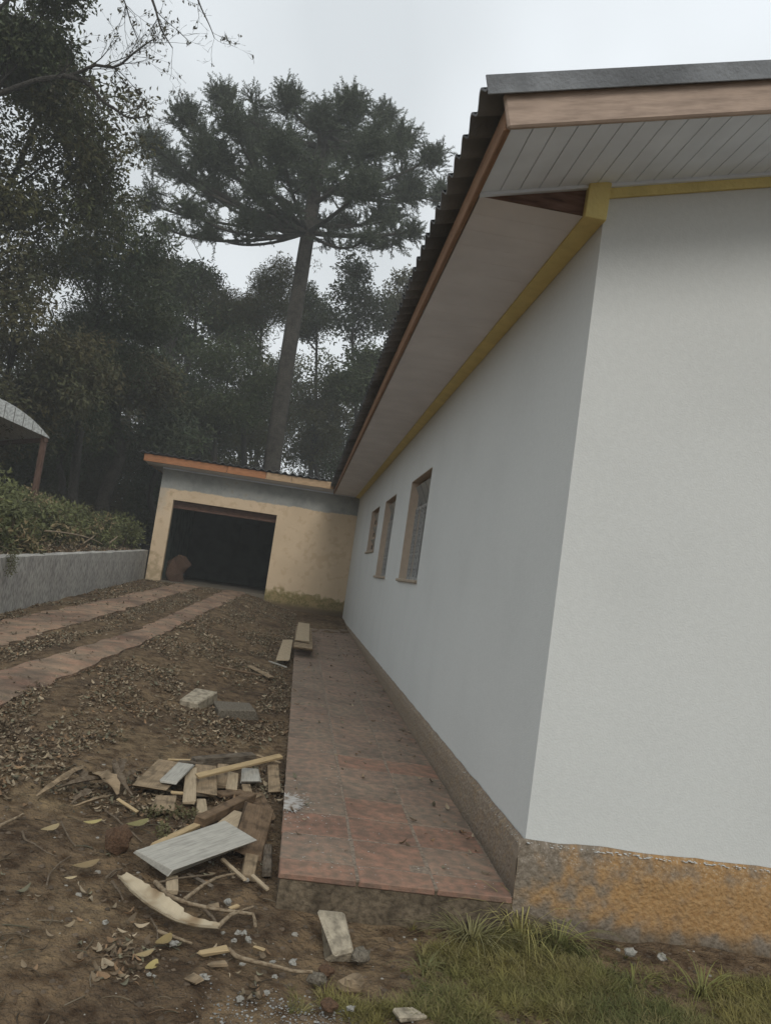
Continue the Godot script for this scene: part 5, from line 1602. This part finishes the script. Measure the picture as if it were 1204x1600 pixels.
# ---------------------------------------------------------------- litter and grass
func litter() -> void:
	var r := RandomNumberGenerator.new()
	r.seed = 2024
	var meshes := []
	for k in 3:
		var l := [0.075, 0.06, 0.05][k] as float
		meshes.append(oval_leaf(l, l * [0.42, 0.55, 0.3][k], [0.6, -0.5, 0.8][k], [1.2, 0.7, -1.2][k]))
	var pal := [Color(0.13, 0.095, 0.06), Color(0.17, 0.13, 0.085), Color(0.22, 0.175, 0.115), Color(0.1, 0.075, 0.05), Color(0.3, 0.245, 0.17), Color(0.16, 0.15, 0.1), Color(0.2, 0.13, 0.075)]
	var xs := [[], [], []]
	var cs := [[], [], []]
	var place := func(x: float, y: float, z: float, s: float) -> void:
		var k := r.randi() % 3
		xs[k].append(Transform3D(Basis(Vector3.UP, r.randf() * TAU) * Basis(Vector3.RIGHT, r.randf_range(-0.5, 0.5)) * Basis(Vector3.BACK, r.randf_range(-0.4, 0.4)) * Basis.from_scale(Vector3.ONE * s), V(x, y, z)))
		cs[k].append(pal[r.randi() % pal.size()] * r.randf_range(0.7, 1.45))
	var strip := func(x: float, z: float) -> bool:
		var t := clampf((z + 20.4) / 17.2, 0.0, 1.0)
		var l := -1.72 - 1.2 * pow(t, 1.4)
		var rr := -1.2 - 1.05 * t
		if x > l - 0.03 and x < rr: return true
		return x > -2.85 - 0.75 * t and x < -2.3 - 0.7 * t
	var n := 0
	for i in 90000:
		var x := r.randf_range(-3.68, 0.11)
		var z := -3.0 - 17.4 * pow(r.randf(), 1.25)
		var w := 0.08 + 2.3 * wob.get_noise_2d(x * 60.0 + 500.0, z * 30.0)
		if z < -6.2: w += 0.24
		if z < -10.0: w += 0.25
		if z > -5.6: w -= 0.1 + 0.4 * smoothstep(-5.6, -3.4, z)
		if x < -0.9 and z > -8.5 and z < -4.7: w += 0.35
		if x > -0.12 or x < -3.4: w += 0.4
		if strip.call(x - 0.14, z) or strip.call(x + 0.14, z): w += 0.35
		if strip.call(x, z): w = 0.035
		if r.randf() > clampf(w, 0.02, 1.0): continue
		place.call(x, soil(x, z) + (0.03 if strip.call(x, z) else r.randf_range(0.002, 0.018)), z, r.randf_range(0.25, 0.8))
		n += 1
	for i in 300:   # a few on the tiles
		var z := -4.0 - 16.0 * r.randf()
		var x := r.randf_range(0.14, 1.2)
		if r.randf() < 0.4: x = 1.2 - absf(r.randfn()) * 0.12
		place.call(clampf(x, 0.14, 1.2), walk_y(z) + 0.006, z, r.randf_range(0.4, 0.8))
	for i in 7000:   # on the bank
		var z := r.randf_range(-20.4, -6.0)
		var x := -3.86 - absf(r.randfn()) * 1.2
		place.call(x, gnd(x, z) + r.randf_range(0.01, 0.05), z, r.randf_range(0.8, 1.6))
	for k in 3:
		var o := multi("leaf_litter", meshes[k], M.dry, xs[k], cs[k])
		o.set_meta("label", ["dry fallen leaves strewn over the soil", "broad dry fallen leaves strewn over the soil", "narrow dry fallen leaves strewn over the soil"][k])
		o.set_meta("category", "leaf litter")
	# small broken twigs everywhere
	var st2 := begin()
	tube(st2, bez(V(-0.06, 0, 0), V(0, 0.018, 0.02), V(0.06, 0, -0.005), 4), taper(0.0035, 0.0018, 4), 4)
	var tx := []
	var tc := []
	for i in 1700:
		var x := r.randf_range(-3.68, 0.1)
		var z := -2.7 - 17.0 * pow(r.randf(), 1.6)
		tx.append(Transform3D(Basis(Vector3.UP, r.randf() * TAU) * Basis.from_scale(Vector3.ONE * r.randf_range(0.2, 1.0)), V(x, soil(x, z) + 0.003, z)))
		tc.append(pal[r.randi() % pal.size()] * 0.6)
	tag(multi("twig_litter", st2.commit(), M.dry, tx, tc), "thin broken twigs scattered over the soil", "twigs")
	# crumbs of soil and grit
	var gx := []
	var gc := []
	for i in 5200:
		var x := r.randf_range(-1.7, 2.4)
		var z := -2.2 - 3.6 * r.randf()
		if x > 0.1 and z < -3.8: continue
		var s := 0.3 + 1.1 * pow(r.randf(), 4.0)
		gx.append(Transform3D(Basis(Vector3.UP, r.randf() * TAU) * Basis.from_scale(V(s, s * 0.7, s)), V(x, soil(x, z), z)))
		var q := r.randf_range(0.6, 1.4)
		gc.append(Color(0.11 * q, 0.083 * q, 0.058 * q) if r.randf() < 0.93 else Color(0.3, 0.28, 0.24))
	tag(multi("grit", rock(9, V(0.02, 0.016, 0.02), 0.3), M.stone_bits, gx, gc), "crumbs of soil and grit on the bare ground", "grit")
	# white lime spill and paint specks
	var lx := []
	var lc := []
	for i in 900:
		var t := r.randf()
		var x := lerpf(-0.05, 0.55, t) + r.randfn() * 0.06
		var z := lerpf(-2.92, -2.98, t) + r.randfn() * 0.07
		var s := 0.12 + 0.38 * pow(r.randf(), 4.0)
		lx.append(Transform3D(Basis(Vector3.UP, r.randf() * TAU) * Basis.from_scale(V(s, s * 0.6, s)), V(x, soil(x, z) + 0.002, z)))
		var q := r.randf_range(0.16, 0.36)
		lc.append(Color(q, q, q * 0.95))
	for i in 160:
		var x := 0.12 + absf(r.randfn()) * 0.11
		var z := -4.88 + r.randfn() * 0.17
		var s := 0.1 + 0.5 * pow(r.randf(), 2.5)
		lx.append(Transform3D(Basis(Vector3.UP, r.randf() * TAU) * Basis.from_scale(V(s * 1.6, s * 0.12, s)), V(x, walk_y(z) + 0.001, z)))
		lc.append(Color(0.42, 0.4, 0.37))
	for i in 500:
		var z := -3.9 - 3.4 * pow(r.randf(), 1.8)
		var x := 0.15 + 1.05 * r.randf()
		if r.randf() < 0.5: x = 0.36 + r.randfn() * 0.09
		if x < 0.13 or x > 1.2: continue
		var s := 0.1 + 0.35 * pow(r.randf(), 3.0)
		lx.append(Transform3D(Basis(Vector3.UP, r.randf() * TAU) * Basis.from_scale(V(s, s * 0.25, s)), V(x, walk_y(z) + 0.001, z)))
		var q := r.randf_range(0.3, 0.5)
		lc.append(Color(q, q, q * 0.95))
	for i in 220:
		var z := -3.85 - 8.0 * pow(r.randf(), 1.5)
		var s := 0.15 + 0.3 * pow(r.randf(), 2.0)
		lx.append(Transform3D(Basis.from_scale(V(s, s * 0.4, s)), V(1.215 + r.randf() * 0.03, -1.143 + r.randf() * 0.012, z)))
		lc.append(Color(0.4, 0.4, 0.38))
	for i in 160:
		var x := 1.25 + 1.6 * r.randf()
		var s := 0.2 + 0.5 * pow(r.randf(), 2.0)
		lx.append(Transform3D(Basis.from_scale(V(s * 1.4, s * 0.4, s)), V(x, -1.138 + r.randf() * 0.012, -3.868 + 0.012 + r.randf() * 0.02)))
		lc.append(Color(0.5, 0.5, 0.48))
	tag(multi("lime_specks", rock(10, V(0.02, 0.016, 0.02), 0.3), M.stone_bits, lx, lc), "white lime grains and paint specks on soil, tiles and plinth", "specks")

func tuft(sd: int, n: int, h: float, spread: float, w: float, droop: float) -> ArrayMesh:
	var r := RandomNumberGenerator.new()
	r.seed = sd
	var st := begin()
	for i in n:
		var a := r.randf() * TAU
		var o := V(cos(a), 0, sin(a))
		var p := o * spread * 0.3 * r.randf()
		var l := h * r.randf_range(0.6, 1.25)
		var pts := bez(p, p + V(0, l * 0.75, 0) + o * spread * 0.3, p + V(0, l * (1.0 - droop * r.randf_range(0.6, 1.2)), 0) + o * spread * r.randf_range(0.7, 1.5), 4)
		var s := V(-sin(a), 0, cos(a)) * w * 0.5
		var lum := r.randf_range(0.75, 1.25)
		for k in 4:
			var w0 := 1.0 - k / 4.2
			var w1 := 1.0 - (k + 1) / 4.2
			var q := [pts[k] - s * w0, pts[k] + s * w0, pts[k + 1] + s * w1, pts[k + 1] - s * w1]
			var nn: Vector3 = (q[1] - q[0]).cross(q[2] - q[0]).normalized()
			for f in [0, 2, 1, 0, 3, 2]:
				st.set_normal(nn)
				st.set_color(Color(lum, lum, lum))
				st.add_vertex(q[f])
	return st.commit()

func grass() -> void:
	var r := RandomNumberGenerator.new()
	r.seed = 606
	var a := tuft(1, 10, 0.05, 0.05, 0.0045, 0.5)
	var xs := []
	var cs := []
	for i in 30000:
		var x := r.randf_range(0.2, 3.0)
		var z := r.randf_range(-3.92, -2.1)
		var edge := lerpf(1.1, 0.45, clampf((z + 3.85) / 0.9, 0.0, 1.0))
		var k := smoothstep(edge - 0.15, edge + 0.2, x + wob.get_noise_2d(x * 90.0, z * 90.0) * 0.5)
		var bare := lerpf(-3.86, -3.55, smoothstep(1.25, 1.9, x))
		k *= smoothstep(bare + 0.02, bare - 0.1, z + wob.get_noise_2d(x * 120.0, z * 50.0) * 0.14) if false else smoothstep(bare - 0.03, bare + 0.12, z + wob.get_noise_2d(x * 120.0, z * 50.0) * 0.14)
		if x < 1.2 and z < -3.8: k = 0.0
		if x > 0.75 and x < 1.5 and z < -3.3: k = maxf(k, 0.7)
		if x < 1.2 and z < -3.83: k = 0.0
		k *= clampf(0.3 + 1.7 * (wob.get_noise_2d(x * 75.0 + 77.0, z * 75.0) + 0.3), 0.08, 1.0)
		if r.randf() > k: continue
		xs.append(Transform3D(Basis(Vector3.UP, r.randf() * TAU) * Basis(Vector3.RIGHT, r.randf_range(-1.0, 1.0)) * Basis.from_scale(Vector3.ONE * r.randf_range(0.4, 1.15)), V(x, soil(x, z) - 0.003, z)))
		var q := r.randf_range(0.7, 1.3)
		var dry := r.randf() < 0.3
		cs.append(Color(0.2 * q, 0.17 * q, 0.07 * q) if dry else Color(0.12 * q, 0.128 * q, 0.042 * q).lerp(Color(0.22, 0.19, 0.06), clampf(wob.get_noise_2d(x * 70.0, z * 70.0 + 300.0) + 0.4, 0.0, 1.0)))
	tag(multi("grass", a, M.blade, xs, cs), "short green grass growing in front of the ochre plinth", "grass")
	var clumps := [[V(1.26, 0, -3.77), 44, 0.3, 0.24, Color(0.34, 0.3, 0.11), "clump of long yellowish grass at the corner of the house"], [V(1.02, 0, -3.74), 90, 0.17, 0.24, Color(0.2, 0.185, 0.085), "dark tangled grass clump against the end of the walkway"], [V(1.42, 0, -3.73), 44, 0.17, 0.22, Color(0.2, 0.2, 0.07), "smaller grass clump right of the yellowish clump at the house corner"], [V(1.95, 0, -3.42), 30, 0.17, 0.2, Color(0.19, 0.19, 0.06), "spreading clump of olive grass below the ochre plinth at right"], [V(1.66, 0, -3.45), 18, 0.1, 0.13, Color(0.17, 0.17, 0.05), "olive grass clump left of the spreading one at right"], [V(0.75, 0, -3.45), 18, 0.09, 0.11, Color(0.15, 0.15, 0.06), "sparse grass clump in front of the walkway's end"]]
	for i in clumps.size():
		var c: Array = clumps[i]
		var p: Vector3 = c[0]
		var m := leafmat(c[4].linear_to_srgb(), 0.25, 0.7)
		tag(mi("grass_clump", tuft(40 + i, c[1], c[2], c[3], 0.008, 0.75), m, null, Transform3D(Basis(), V(p.x, soil(p.x, p.z) - 0.005, p.z))), c[5], "grass clump")
